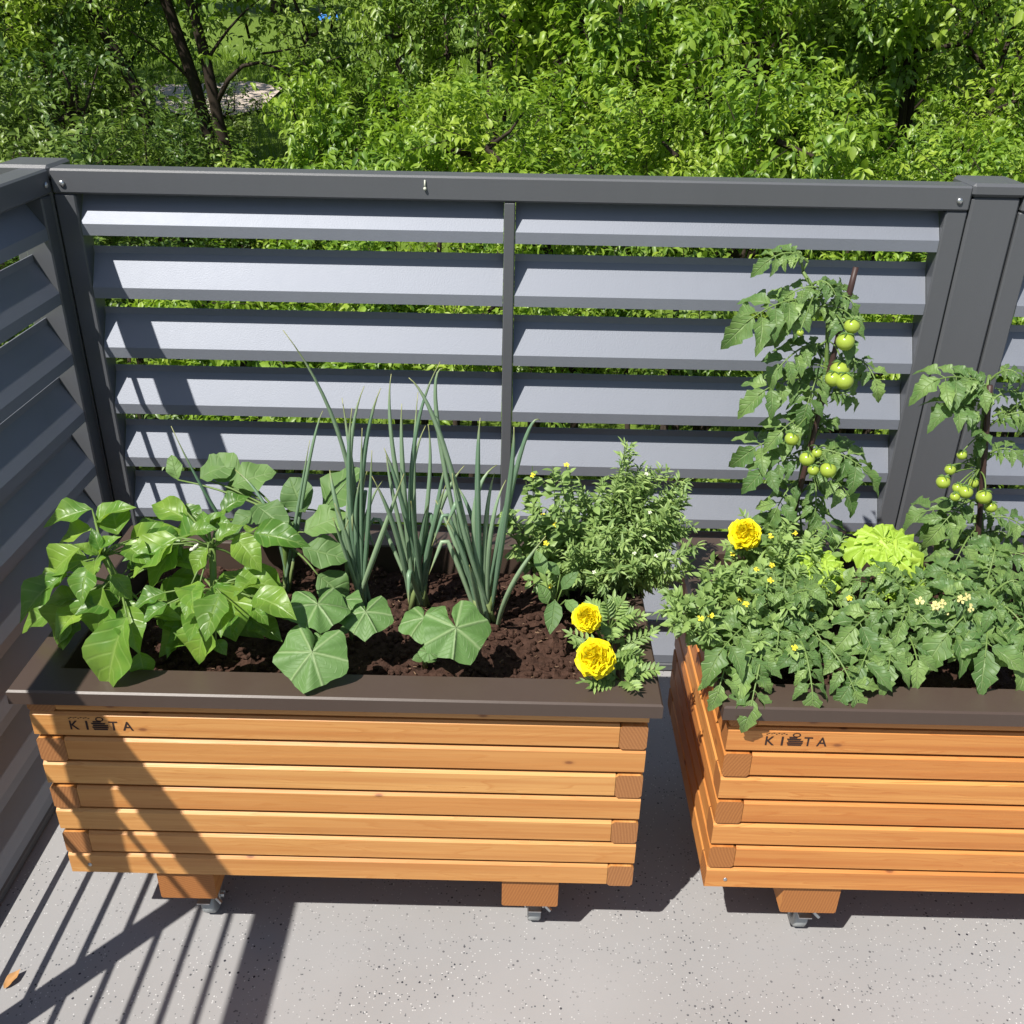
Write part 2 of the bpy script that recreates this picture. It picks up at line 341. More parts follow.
T1 = {'stake':[(1.288,0.4,0.53),(1.348,0.44,1.178)],'stem':[(1.314,0.401,0.53),(1.31,0.42,0.655),(1.32,0.45,0.833),(1.335,0.46,0.987),(1.32,0.46,1.097),(1.262,0.45,1.166)],'leaves':[((1.268,0.45,1.183),(1.168,0.43,1.186)),((1.281,0.45,1.143),(1.326,0.4,1.132)),((1.303,0.45,1.118),(1.209,0.4,1.069)),((1.291,0.45,1.117),(1.125,0.4,1.076)),((1.313,0.45,1.037),(1.206,0.4,0.991)),((1.315,0.45,0.971),(1.169,0.4,0.949)),((1.324,0.45,0.99),(1.279,0.38,0.912)),((1.319,0.44,0.897),(1.222,0.38,0.881)),((1.318,0.44,0.857),(1.169,0.42,0.833)),((1.334,0.45,0.933),(1.4,0.42,0.946)),((1.315,0.43,0.821),(1.191,0.38,0.801)),((1.318,0.43,0.842),(1.448,0.36,0.817)),((1.312,0.43,0.78),(1.24,0.36,0.719)),((1.319,0.43,0.801),(1.416,0.36,0.765)),((1.312,0.42,0.742),(1.388,0.34,0.692)),((1.316,0.44,0.775),(1.432,0.44,0.86)),((1.313,0.42,0.699),(1.19,0.36,0.676)),((1.261,0.45,1.172),(1.224,0.44,1.201)),((1.337,0.42,0.785),(1.333,0.36,0.711)),((1.3,0.45,1.118),(1.331,0.43,1.15))],'fruits':[((1.332,0.36,1.099),0.0135),((1.322,0.35,1.075),0.0155),((1.325,0.36,1.022),0.0165),((1.329,0.34,1.01),0.0155),((1.313,0.35,1.01),0.014),((1.257,0.34,0.902),0.0125),((1.286,0.33,0.869),0.0135),((1.323,0.32,0.853),0.0145),((1.297,0.32,0.852),0.01),((1.305,0.34,0.876),0.009),((1.242,0.34,1.092),0.006)]}
T2 = {'stake':[(1.675,0.379,0.53),(1.616,0.42,0.979)],'stem':[(1.7,0.38,0.53),(1.678,0.42,0.664),(1.635,0.42,0.813),(1.619,0.43,0.947),(1.616,0.43,0.994)],'leaves':[((1.609,0.42,0.97),(1.464,0.38,1.004)),((1.618,0.42,0.912),(1.5,0.36,0.963)),((1.614,0.42,0.989),(1.659,0.38,1.013)),((1.628,0.42,0.893),(1.705,0.4,0.942)),((1.634,0.42,0.833),(1.697,0.38,0.873)),((1.634,0.4,0.76),(1.531,0.34,0.706)),((1.653,0.4,0.718),(1.746,0.36,0.721)),((1.654,0.4,0.675),(1.678,0.3,0.67)),((1.649,0.4,0.697),(1.566,0.3,0.646)),((1.614,0.42,0.951),(1.548,0.4,1.009)),((1.653,0.4,0.718),(1.508,0.42,0.726)),((1.661,0.36,0.655),(1.744,0.3,0.693))],'fruits':[((1.547,0.36,0.815),0.0125),((1.559,0.37,0.835),0.01),((1.587,0.35,0.801),0.0125),((1.576,0.36,0.804),0.01),((1.57,0.35,0.791),0.009),((1.627,0.36,0.787),0.014),((1.645,0.36,0.767),0.011),((1.578,0.38,0.86),0.009),((1.611,0.38,0.805),0.01)]}
T3 = {'stem':[(1.496,0.241,0.53),(1.441,0.18,0.657)],'leaves':[((1.455,0.2,0.664),(1.376,0.2,0.743)),((1.445,0.18,0.636),(1.335,0.04,0.629)),((1.44,0.16,0.629),(1.431,0.02,0.631)),((1.424,0.18,0.656),(1.293,0.06,0.676)),((1.455,0.2,0.664),(1.53,0.2,0.747)),((1.397,0.14,0.642),(1.304,-0.01,0.631)),((1.446,0.2,0.664),(1.457,0.26,0.709)),((1.417,0.14,0.622),(1.364,0.0,0.641)),((1.431,0.16,0.67),(1.478,0.08,0.666))]}
T4 = {'stem':[(1.646,0.187,0.53),(1.574,0.16,0.674)],'leaves':[((1.577,0.16,0.694),(1.441,0.06,0.65)),((1.577,0.16,0.694),(1.636,0.05,0.653)),((1.572,0.16,0.713),(1.658,0.14,0.728)),((1.569,0.16,0.694),(1.473,0.12,0.717)),((1.574,0.16,0.674),(1.523,0.02,0.643)),((1.599,0.16,0.674),(1.604,0.02,0.632)),((1.575,0.18,0.701),(1.605,0.24,0.784)),((1.555,0.18,0.68),(1.48,0.2,0.745))]}
T5 = {'stem':[(1.266,0.232,0.53),(1.221,0.16,0.664)],'leaves':[((1.209,0.14,0.657),(1.123,-0.02,0.634)),((1.218,0.14,0.658),(1.247,0.0,0.637)),((1.193,0.14,0.657),(1.068,-0.02,0.675)),((1.238,0.16,0.665),(1.299,0.04,0.651)),((1.227,0.16,0.685),(1.294,0.14,0.699)),((1.226,0.15,0.671),(1.193,0.02,0.64)),((1.196,0.16,0.664),(1.107,0.08,0.656)),((1.218,0.16,0.684),(1.211,0.2,0.739)),((1.188,0.08,0.659),(1.141,-0.05,0.571)),((1.244,0.08,0.66),(1.253,-0.04,0.591)),((1.276,0.08,0.661),(1.341,-0.03,0.586)),((1.139,0.08,0.657),(1.09,-0.03,0.598))]}
LET = [((1.505,0.393,0.54),(1.445,0.3,0.702),0.078),((1.385,0.37,0.54),(1.32,0.27,0.679),0.06),((1.56,0.36,0.54),(1.475,0.26,0.647),0.055)]
SIG = {'base':(1.185,0.246,0.54),'cen':(1.155,0.17,0.666)}
R1 = {'base':(0.969,0.372,0.54),'cen':(1.004,0.34,0.756)}
R0 = {'base':(0.879,0.404,0.54),'cen':(0.867,0.33,0.778)}
SMALLP = {'base':(0.866,0.299,0.54),'leaves':[((0.853,0.2,0.624),(0.843,0.18,0.637),0.5),((0.838,0.2,0.64),(0.823,0.2,0.679),0.6),((0.831,0.2,0.699),(0.813,0.22,0.741),0.5),((0.85,0.2,0.649),(0.845,0.14,0.623),0.5),((0.861,0.2,0.67),(0.882,0.2,0.711),0.5),((0.858,0.22,0.688),(0.831,0.22,0.717),0.5),((0.869,0.2,0.649),(0.892,0.16,0.652),0.5)]}
C_SAV = [((1.054,0.3,0.707),(0.06,0.08,0.09),22),((0.929,0.26,0.706),(0.08,0.07,0.06),22),((1.02,0.34,0.735),(0.115,0.1,0.12),34),((0.95,0.34,0.754),(0.11,0.1,0.1),22),((0.99,0.37,0.837),(0.035,0.04,0.08),12),((1.071,0.36,0.767),(0.045,0.07,0.09),16)]
C_SIG0 = [((0.858,0.34,0.773),(0.11,0.1,0.085),30),((0.833,0.3,0.68),(0.08,0.08,0.06),14)]
C_SIG = [((1.291,0.3,0.713),(0.09,0.08,0.05),18),((1.124,0.14,0.695),(0.1,0.1,0.055),26),((1.235,0.16,0.685),(0.1,0.1,0.05),30),((1.058,0.06,0.704),(0.06,0.06,0.045),16),((1.199,0.26,0.661),(0.1,0.09,0.05),24),((1.329,0.24,0.656),(0.08,0.09,0.06),16),((1.18,0.08,0.658),(0.1,0.05,0.04),14)]
P_FL = (0.26,0.13,0.777)
T4_BL = (1.486,0.1,0.719)
# ------------------------------------------------------------------ materials in use
M_FENCE=m_metal('anthracite_paint',(.078,.082,.090),.42,.5,700,.35,.2)
M_SLAT=m_metal('slat_paint',(.195,.21,.245),.60,.5,420,.4,.3,.5)
M_RIM=m_metal('brown_sheet_metal',(.060,.041,.032),.36,.45,300,.05,.25)
M_STEEL=m_plain('zinc_steel',(.55,.56,.57),.3,.1,30,.6,.9)
M_RUBBER=m_plain('grey_rubber',(.33,.35,.35),.35,.1)
M_DARK=m_plain('dark_gap',(.02,.02,.02),.8)
M_WOOD=m_wood('larch_wood',(.66,.37,.13),(.51,.235,.068),(.16,.05,.018))
M_WOOD2=m_wood('larch_wood_orange',(.66,.335,.10),(.49,.19,.048),(.16,.05,.018))
M_END=m_wood('larch_end_grain',(.42,.19,.07),(.25,.10,.035),(.18,.07,.03),True)
M_END2=m_wood('larch_end_grain_orange',(.43,.18,.055),(.26,.095,.03),(.18,.06,.02),True)
M_BURN=m_plain('burnt_lettering',(.035,.015,.012),.8)
M_STAKE=m_plain('brown_stake',(.055,.028,.024),.5,.3,90)
M_STEM=m_plain('green_stem',(.14,.22,.055),.5,.25,60)
M_STEM2=m_plain('pale_stem',(.19,.25,.09),.5,.25,60)
M_BARK=m_plain('bark',(.055,.042,.033),.9,.5,9,.1,0,0,.8)
M_PEP=m_leaf('pepper_leaf',(.30,.45,.06),(.05,.13,.02),(.34,.46,.13),6,rough=.38,transl=.3,veinamt=.4,patch=((.10,.23,.03),16))
M_EGG=m_leaf('aubergine_leaf',(.15,.26,.07),(.08,.16,.045),(.24,.34,.14),5,rough=.6,transl=.22,veinamt=.5,bump=.8)
M_CUC=m_leaf('cucumber_leaf',(.15,.27,.075),(.085,.18,.045),(.34,.44,.22),6,True,rough=.55,transl=.2,veinamt=.6,bump=1.0,patch=((.10,.20,.05),30))
M_TOM=m_leaf('tomato_leaf',(.25,.37,.10),(.06,.13,.034),(.30,.40,.17),7,rough=.5,transl=.22,veinamt=.6,bump=.9,patch=((.085,.17,.045),25))
M_HERB=m_leaf('narrow_leaf',(.34,.45,.14),(.13,.22,.065),(.26,.36,.15),4,rough=.5,transl=.2,veinamt=.3,bump=.2)
M_MARL=m_leaf('marigold_leaf',(.30,.42,.12),(.11,.19,.05),(.24,.34,.14),4,rough=.5,transl=.2,veinamt=.3,bump=.2)
M_ONI=m_leaf('onion_blade',(.32,.43,.25),(.11,.21,.13),(.36,.46,.34),3,rough=.38,transl=.12,veinamt=.3,bump=.15,tip=(.30,.30,.10))
M_LET=m_leaf('lettuce_leaf',(.42,.56,.07),(.28,.43,.045),(.48,.60,.15),6,True,rough=.5,transl=.25,veinamt=.4,bump=.4)
M_PETAL=m_plain('yellow_petal',(.93,.80,.012),.6,.04,200,.3,0,.35)
M_PETAL2=m_plain('small_yellow_flower',(.85,.72,.05),.6,.1,100,.3,0,.2)
M_WHITE=m_plain('white_flower',(.75,.76,.62),.6,.05,50,.3,0,.2)
M_FRUIT=m_plain('green_tomato_skin',(.36,.47,.06),.2,.18,35,.5,0,.12)
M_CALYX=m_plain('calyx',(.10,.19,.04),.5)
M_B=[m_leaf('bush_leaf_bright',(.27,.41,.045),(.07,.15,.02),(.2,.28,.06),4,rough=.42,transl=.3,veinamt=.15,bump=0,patch=((.36,.46,.05),2.2)),
     m_leaf('bush_leaf_mid',(.20,.32,.045),(.05,.105,.016),(.2,.28,.06),4,rough=.42,transl=.26,veinamt=.15,bump=0,patch=((.30,.40,.05),1.8)),
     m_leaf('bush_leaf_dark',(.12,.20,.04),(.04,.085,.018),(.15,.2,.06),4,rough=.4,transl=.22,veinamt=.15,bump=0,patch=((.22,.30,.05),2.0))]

# ------------------------------------------------------------------ fence frame
LX=-0.203; XR=1.706; F=0.8608; T=1.248
# z profile of one blade: coordinates (depth behind the front plane, height above the blade's lower edge)
LIP=.024; DY=.040; RISE=.090; TOP=.105; TH=.0025; PITCH=.1355
def slat_prof():
    a=[(0,0),(0,LIP),(DY,RISE),(DY,TOP)]
    b=[(DY+TH,TOP),(DY+TH,RISE-.002),(TH,LIP-.002),(TH,0)]
    return a+b
SL_TOP=1.1125
def louvre_panel(axis, a0, a1, div, ctr, label, screws, loc):
    """axis 'x': panel facing -y ; axis 'y': panel on the left facing +x.  d is the depth behind the front face"""
    root=empty('louvre_fence_panel',loc,label,'fence panel','louvre panels closing off the terrace')
    def P(mb,a,b,d0,d1,z0,z1,bev=.003):
        if axis=='x': mb.box(a,b,F+d0,F+d1,z0,z1,0,bev)
        else: mb.box(LX-d1,LX-d0,a,b,z0,z1,0,bev)
    g=.004
    m=MB(); P(m,a0+g,a1-g,-.004,.056,T-.050,T,.004); rail=m.build('top_rail',M_FENCE,root,False)
    if screws:
        for a in (a0+.028,a1-.028):
            s=MB(); c=(a,F-.006,T-.029) if axis=='x' else (LX+.006,a,T-.029)
            s.ball(c,.0065,10,6,(1,.55,1) if axis=='x' else (.55,1,1)); s.build('screw',M_STEEL,rail)
    m=MB(); P(m,a0+g,a1-g,0,.05,.003,.026); m.build('bottom_rail',M_FENCE,root,False)
    for (p,q) in ((a0+g,a0+.048),(a1-.048,a1-g)):
        m=MB(); P(m,p,q,0,.055,.027,T-.051); m.build('side_frame',M_FENCE,root,False)
    m=MB(); P(m,div-.0115,div+.0115,-.002,.052,.027,T-.051,.002); m.build('divider',M_FENCE,root,False)
    for (p,q) in ((a0+.049,div-.0125),(div+.0125,a1-.049)):
        m=MB()
        for i in range(9):
            z=SL_TOP-PITCH*i
            if z<.02: continue
            pr=[((F+.002+d) if axis=='x' else (LX-.002-d), z+h) for d,h in slat_prof()]
            if i==0: pr=[(d,min(h,T-.052)) for d,h in pr]
            m.prism(pr,axis,p,q)
        m.build('blades',M_SLAT,root,False)
    settle(root); return root
def fence_post(x0,y0,label,loc):
    root=empty('fence_post',loc,label,'fence post','posts between the louvre panels')
    m=MB(); m.box(x0,x0+.1,y0,y0+.1,0.006,T-.022,0,.005); m.build('shaft',M_FENCE,root,False)
    m=MB(); m.box(x0-.006,x0+.106,y0-.006,y0+.106,T-.021,T+.006,0,.006); m.build('cap',M_FENCE,root,False)
    m=MB(); m.box(x0-.03,x0+.13,y0-.03,y0+.13,.0005,.0055); m.build('base_plate',M_FENCE,root,False)
    settle(root); return root
back=louvre_panel('x',LX,XR,.752,0,'long grey louvre panel behind both planters, between corner post and right-hand post',True,((LX+XR)/2,F,0))
r=louvre_panel('x',XR+.1,XR+.1+1.9,XR+1.05,0,'grey louvre panel beyond the thick post, cut off by the right edge of the photo',True,(XR+1.05,F,0))
LY0=F-2.3
l=louvre_panel('y',LY0,F,-.345,0,'dark shaded louvre panel along the left side, at right angles to the long panel',True,(LX,F-1.1,0))
fence_post(LX-.1,F,'dark corner post where the left and the long louvre panels meet',(LX-.05,F+.05,0))
fence_post(XR,F,'wide grey post on the right, behind the staked tomato plants',(XR+.05,F+.05,0))
fence_post(LX-.1,LY0-.1,'post at the near end of the left louvre panel, outside the picture',(LX-.05,LY0-.05,0))
m=MB(); m.tube([(.577,F-.006,T-.008),(.577,F-.007,T-.022)],[.0015,.0022],6); m.ball((.577,F-.0075,T-.025),.0035,8,6)
dr=m.build('dried_drip',M_WHITE,[c for c in back.children if c.name.startswith('top_rail')][0])

# ------------------------------------------------------------------ terrace, ground, sky
t=NT('flaked_floor'); o=t.obj()
def flakes(scale,lo,seed):
    mp=t.n('ShaderNodeMapping'); mp.inputs['Location'].default_value=(seed,seed*2,0); t.l(o,mp.inputs[0])
    vo=t.n('ShaderNodeTexVoronoi',feature='F1'); vo.inputs['Scale'].default_value=scale; t.l(mp.outputs[0],vo.inputs['Vector'])
    sp=t.n('ShaderNodeSeparateColor'); t.l(vo.outputs['Color'],sp.inputs[0])
    near=t.math('LESS_THAN',vo.outputs['Distance'],.30)
    pick=t.math('GREATER_THAN',sp.outputs[0],lo)
    return t.math('MULTIPLY',near,pick)
n1=t.noise(o,2.5,4); n2=t.noise(o,700,2)
mask=t.ramp(t.noise(o,5,3),[(.38,(.25,.25,.25)),(.62,(1,1,1))])
st_=t.ramp(t.noise(o,1.3,5,.6),[(.45,(0,0,0)),(.7,(1,1,1))]); base=t.mix(n1,(.325,.32,.32),(.265,.262,.265)); base=t.mix(t.math('MULTIPLY',st_,.35),base,(.23,.215,.20))
base=t.mix(t.math('MULTIPLY',n2,.35),base,(.2,.2,.21))
c=t.mix(t.math('MULTIPLY',flakes(190,.86,3.1),mask),base,(.06,.065,.075))
c=t.mix(t.math('MULTIPLY',flakes(240,.90,7.7),mask),c,(.52,.52,.52))
c=t.mix(t.math('MULTIPLY',flakes(130,.955,1.7),mask),c,(.02,.02,.03))
t.color(c); t.set(rough=.55,spec=.3); t.bump(n2,.25,.0008); M_FLOOR=t.mat
m=MB(); m.box(-.5,9,-7,1.05,-.12,0); fl=m.build('terrace_floor',M_FLOOR,None,False); tag(fl,kind='structure')
m=MB(); m.box(-.45,8.9,-6.9,.98,-3.2,-.121); fl=m.build('terrace_base',m_plain('render_wall',(.4,.39,.37),.9,.1,3),None,False); tag(fl,kind='structure')

def gz(x,y):
    k=min(1,max(0,(y-3.0)/21.0)); return -2.2+2.35*k*k*(3-2*k)+.12*math.sin(x*.35+1)*math.cos(y*.3)+.03*max(0,y-30)
xs=[-140,-80,-50]+[-34+i*1.7 for i in range(41)]+[50,80,140]; ys=[-60,-20,-6]+[0+i*1.6 for i in range(30)]+[60,90,150]
P=[(x,y,gz(x,y)) for y in ys for x in xs]; nx=len(xs)
m=MB(); m.add(P,[(j*nx+i,j*nx+i+1,(j+1)*nx+i+1,(j+1)*nx+i) for j in range(len(ys)-1) for i in range(nx-1)])
t=NT('meadow'); o=t.obj(); a=t.noise(o,.5,5); b=t.noise(o,14,4)
t.color(t.mix(b,t.mix(a,(.12,.20,.022),(.20,.27,.04)),(.06,.11,.02))); t.set(rough=.9,spec=.15); t.bump(b,1,.05)
tag(m.build('meadow_ground',t.mat),kind='structure')
# gravel path crossing the meadow
m=MB(); pp=[(-16,25),(-10.5,21.5),(-7.5,19.8),(-5.6,19.1),(-4.9,18.9),(-3.9,18.9)]
P=[];wd=[.3,.3,.3,1.2,1.5,.6]
PPP=[]
for i in range(len(pp)-1):
    for k in range(5):
        f=k/5; PPP.append((pp[i][0]*(1-f)+pp[i+1][0]*f,pp[i][1]*(1-f)+pp[i+1][1]*f,wd[i]*(1-f)+wd[i+1]*f))
for i,(x,y,w) in enumerate(PPP):
    for s in (-1.2,-.4,.4,1.2):
        yy=y+s*w; P.append((x,yy,gz(x,yy)+.06+.0*s))
m.add(P,[(i*4+k,(i+1)*4+k,(i+1)*4+k+1,i*4+k+1) for i in range(len(PPP)-1) for k in range(3)])
tag(m.build('gravel_path',m_plain('gravel',(.52,.44,.37),.95,.25,6,.2,0,0,.5)),kind='structure')
# grass tufts
N=60000
x=rng.uniform(-14,8,N); y=rng.uniform(2.2,27,N)
keep=np.ones(N,bool)
for (px,py,w) in PPP: keep&=~((np.abs(x-px)<.5)&(np.abs(y-py)<1.1*w))
x=x[keep];y=y[keep];N=len(x)
z=np.array([gz(a,b) for a,b in zip(x,y)])
h=rng.uniform(.1,.24,N); th=rng.uniform(0,6.28,N); w=.012
P=np.zeros((N,3,3)); dx=np.cos(th)*w; dy=np.sin(th)*w
P[:,0]=np.stack([x-dx,y-dy,z-.01],1);P[:,1]=np.stack([x+dx,y+dy,z-.01],1)
P[:,2]=np.stack([x+rng.normal(0,.06,N),y+rng.normal(0,.06,N),z+h],1)
m=MB(); m.chunk(P.reshape(-1,3),np.concatenate([np.arange(N*3).reshape(-1,3),-np.ones((N,1),int)],1).astype(int),np.tile([[.5,0],[.5,0],[.5,1]],(N,1)))
tag(m.build('meadow_grass',m_leaf('grass_blade',(.24,.34,.035),(.13,.22,.025),(.2,.3,.05),2,transl=.3,bump=0,veinamt=0)),'sunlit tall grass growing over the slope below the terrace','grass',kind='stuff')

# ------------------------------------------------------------------ foliage
def np_frames(base,d,up,L,wid):
    y=d/np.linalg.norm(d,axis=1,keepdims=True); x=np.cross(y,up); x/=np.linalg.norm(x,axis=1,keepdims=True)+1e-9; z=np.cross(x,y)
    M=np.zeros((len(base),4,4)); M[:,:3,0]=x*(L*wid)[:,None]; M[:,:3,1]=y*L[:,None]; M[:,:3,2]=z*L[:,None]; M[:,:3,3]=base; M[:,3,3]=1
    return M
def crown(mb,mbt,lobes,ncl,ntw,nlf,size,droop=.3,clr=.16,shell=.6,twl=.2,T=T_BUSH):
    """lobes: list of (centre, radii). clumps of twigs in the shell of each lobe, leaves along each twig"""
    vol=np.array([r[0]*r[1]*r[2] for c,r in lobes])**(2/3); vol/=vol.sum()
    cc=[];dd=[]
    for k in range(ncl):
        i=rng.choice(len(lobes),p=vol); c,r=lobes[i]
        d=rng.normal(size=3); d/=np.linalg.norm(d)
        if d[2]<-.5: d[2]*=-1
        s=rng.uniform(shell,1.0)
        cc.append(np.array(c)+d*np.array(r)*s); dd.append(d)
    cc=np.array(cc);dd=np.array(dd)
    # limbs from the lobe centre to some clumps
    for k in range(0,ncl,4):
        i=np.argmin([np.linalg.norm((cc[k]-np.array(c))/np.array(r)) for c,r in lobes]); c=np.array(lobes[i][0]); mid=(c+cc[k])/2+np.array([0,0,-.05])+rng.normal(0,.05,3)
        mbt.tube([c,mid,cc[k]],[.018,.011,.004],4,1)
    K=ncl*ntw
    ctr=np.repeat(cc,ntw,0)+rng.normal(0,clr,(K,3))*np.array([1,1,.75])
    out=np.repeat(dd,ntw,0)*.7+np.array([0,0,.45])+rng.normal(0,.5,(K,3)); out/=np.linalg.norm(out,axis=1,keepdims=True)
    base=ctr-out*twl*.5
    for q in range(0,K,5):
        mbt.tube([base[q],base[q]+out[q]*twl],[.0035,.0015],3,1,cap=False)
    N=K*nlf
    s=np.tile(np.linspace(.1,1,nlf),K)+rng.uniform(-.04,.04,N)
    o=np.repeat(out,nlf,0); b=np.repeat(base,nlf,0)+o*(s*twl)[:,None]
    side=np.cross(o,rng.normal(size=(N,3))); side/=np.linalg.norm(side,axis=1,keepdims=True)+1e-9
    d=o*rng.uniform(.2,.8,(N,1))+side*.9+np.array([0,0,-droop])
    up=np.array([0,0,1.0])+o*.5+rng.normal(0,.45,(N,3))
    L=size*rng.uniform(.65,1.25,N)
    M=np_frames(b,d,up,L,rng.uniform(.85,1.3,N))
    w=rng.integers(0,len(T),N)
    for i,t_ in enumerate(T): put(mb,t_,M[w==i])
def lumpy(cx,cy,cz,R,H,n,seed):
    r_=np.random.default_rng(seed); L=[((cx,cy,cz),(R*.62,R*.62,H*.66))]
    for i in range(n):
        a=r_.uniform(0,6.28); L.append(((cx+math.cos(a)*R*.7,cy+math.sin(a)*R*.7,cz+r_.uniform(-.5,.75)*H),(R*r_.uniform(.3,.5),R*r_.uniform(.3,.5),H*r_.uniform(.25,.42))))
    return L
def make_bush(name,R,H,base,mat,seed,ncl=54,ntw=15,nlf=12,size=.070,droop=.3,nl=11,twl=.24,clr=.10):
    """crown centre at z=0, ground at z=-base"""
    root=empty(name,(0,0,0),'x','bush')
    cm=MB(); tm=MB()
    crown(cm,cm,lumpy(0,0,0,R,H,nl,seed),ncl,ntw,nlf,size,droop,twl=twl,clr=clr)
    r_=random.Random(seed)
    for k in range(5):
        a=r_.random()*6.28; tm.tube([(math.cos(a)*.08,math.sin(a)*.08,-base),(math.cos(a)*.2,math.sin(a)*.2,-base*.5-.1),(math.cos(a)*R*.35,math.sin(a)*R*.35,H*.2)],[.035,.028,.012],6)
    tm.build('branches',M_BARK,root); cm.build('crown',[mat,M_BARK],root); return root
B=[make_bush('leafy_bush',1.0,.85,2.2,M_B[0],11,droop=.45),
   make_bush('leafy_bush',1.0,.85,2.2,M_B[1],12,size=.062,droop=.3),
   make_bush('leafy_bush',1.0,.9,2.2,M_B[0],13,size=.062,droop=.2,nl=14),
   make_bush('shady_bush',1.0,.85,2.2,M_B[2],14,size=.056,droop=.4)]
used=set()
GB='bushes and young trees growing behind the louvre fence'
def place(src,x,y,z,s,rz,label,cat='bush',group=GB):
    o=src if src.name not in used else copy_tree(src)
    used.add(src.name); o.location=(x,y,z); o.scale=(s[0],s[0],s[1]); o.rotation_euler=(0,0,rz)
    tag(o,label,cat,group); return o
# (variant, x, y, z of crown centre, (width, height), turn, label)
BUSHES=[
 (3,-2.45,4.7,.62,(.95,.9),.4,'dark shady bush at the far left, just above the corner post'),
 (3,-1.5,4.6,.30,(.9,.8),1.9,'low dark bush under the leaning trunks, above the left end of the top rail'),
 (1,-.95,5.4,.05,(.75,.8),3.0,'mid-green bush just below the pale gravel patch'),
 (0,.05,4.9,.62,(.8,.85),.2,'bright bush with drooping leaves, right of the gravel patch'),
 (2,1.0,4.5,.50,(.9,.85),2.2,'bright yellow-green bush above the middle of the top rail'),
 (0,1.95,4.8,.65,(.9,1.0),4.0,'bright bush right of the middle with hanging leafy twigs'),
 (2,2.85,4.4,.38,(.75,.8),5.0,'round yellow-green bush left of the dark hollow above the right post'),
 (2,4.05,4.8,.60,(.8,.9),.9,'bright bush at the right edge behind the wide post'),
 (1,.45,6.6,1.25,(.9,1.2),.8,'tall mid-green bush behind the drooping one, below the blue tarpaulin'),
 (0,1.35,6.4,1.35,(1.2,1.15),1.3,'tall bright bush at the top middle of the photo'),
 (1,2.6,6.7,1.4,(1.25,1.2),3.3,'tall bush of darker leaves, right of the top middle'),
 (0,3.9,6.5,1.35,(1.15,1.2),5.6,'tall bright bush at the top right with pointed shoots'),
 (3,3.35,5.9,.3,(.9,.8),2.6,'dark bush deep in the hollow above the right post'),
 (1,5.2,6.6,1.2,(1.2,1.2),2.0,'tall bush beyond the top right corner'),
 (1,-3.6,6.0,1.3,(1.2,1.2),.5,'tall bush in the top left corner'),
 (3,-2.9,6.9,1.45,(.75,1.2),4.4,'dark tall bush at the top left, left of the leaning trunks'),
 (2,5.5,5.0,.5,(.9,.9),.1,'bush outside the right edge of the photo'),
 (3,-3.9,4.6,.6,(1.0,.9),2.7,'dark bush outside the left edge of the photo'),
 (2,.45,3.5,.02,(.75,.85),3.6,'leafy bush touching the top rail right of the dried drip'),
 (0,-.45,3.6,-.12,(.75,.85),1.1,'leafy bush touching the top rail left of the dried drip'),
 (1,1.55,3.4,-.02,(.75,.85),.3,'low mid-green bush close behind the middle of the right louvres'),
 (0,2.45,3.3,-.10,(.7,.85),5.2,'low bright bush close behind the staked tomato plant'),
 (2,3.4,3.7,-.05,(.75,.85),2.9,'low yellow-green bush close behind the wide post'),
 (3,-1.5,3.5,-.2,(.75,.8),4.9,'low dark bush close behind the left end of the long louvre panel'),
 (1,-.65,8.6,.55,(.8,.9),2.4,'mid-green bush right of the gravel patch, under the blue tarpaulin'),
 (3,-2.75,9.0,.25,(.8,.7),.7,'dark bush showing between the slender trunks, left of the gravel patch'),
 (1,-3.75,8.6,.9,(1.0,1.1),5.0,'mid-green bush behind the leftmost slender trunk'),
]
for v,x,y,z,s,rz,lab in BUSHES:
    o=place(B[v],x,y,z,s,rz,lab)
for b_ in B:
    pass
# trees with visible trunks
def tree(name,trunk,rad,lobes,mat,label,cat='tree',group=None,ncl=110,ntw=10,nlf=11,size=.065,limbs=(),sub=None):
    root=empty(name,trunk[0],label,cat,group)
    tm=MB(); pts=trunk
    tm.tube(pts,rad,9)
    for (a,b,c,r0) in limbs:
        tm.tube(bez(a,b,c,6),[r0*(1-i/7) for i in range(7)],5)
    for c,r in lobes:
        e=V(pts[-1]); tm.tube([e+(V(pts[-2])-e)*.3,(e+V(c))/2+V((0,0,.1)),V(c)],[rad[-1]*.8,rad[-1]*.5,.012],5)
    tm.build('trunk',M_BARK,root)
    cm=MB(); crown(cm,cm,lobes,ncl,ntw,nlf,size,.35,twl=.3,clr=.25)
    cm.build('crown',[mat,M_BARK],root); settle(root); return root
GT='slender trees at the upper left'
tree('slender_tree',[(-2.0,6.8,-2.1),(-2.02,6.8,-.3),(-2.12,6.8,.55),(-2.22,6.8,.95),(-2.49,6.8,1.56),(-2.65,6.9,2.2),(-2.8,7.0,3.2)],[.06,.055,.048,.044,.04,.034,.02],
     [((-2.9,7,3.6),(1,1,.9)),((-2.2,6.8,3.1),(.8,.8,.6)),((-2.7,6.6,1.9),(.6,.6,.45)),((-3.1,6.8,1.4),(.5,.5,.4))],M_B[2],'dark trunk leaning left, leftmost of the slender trees at the upper left',group=GT)
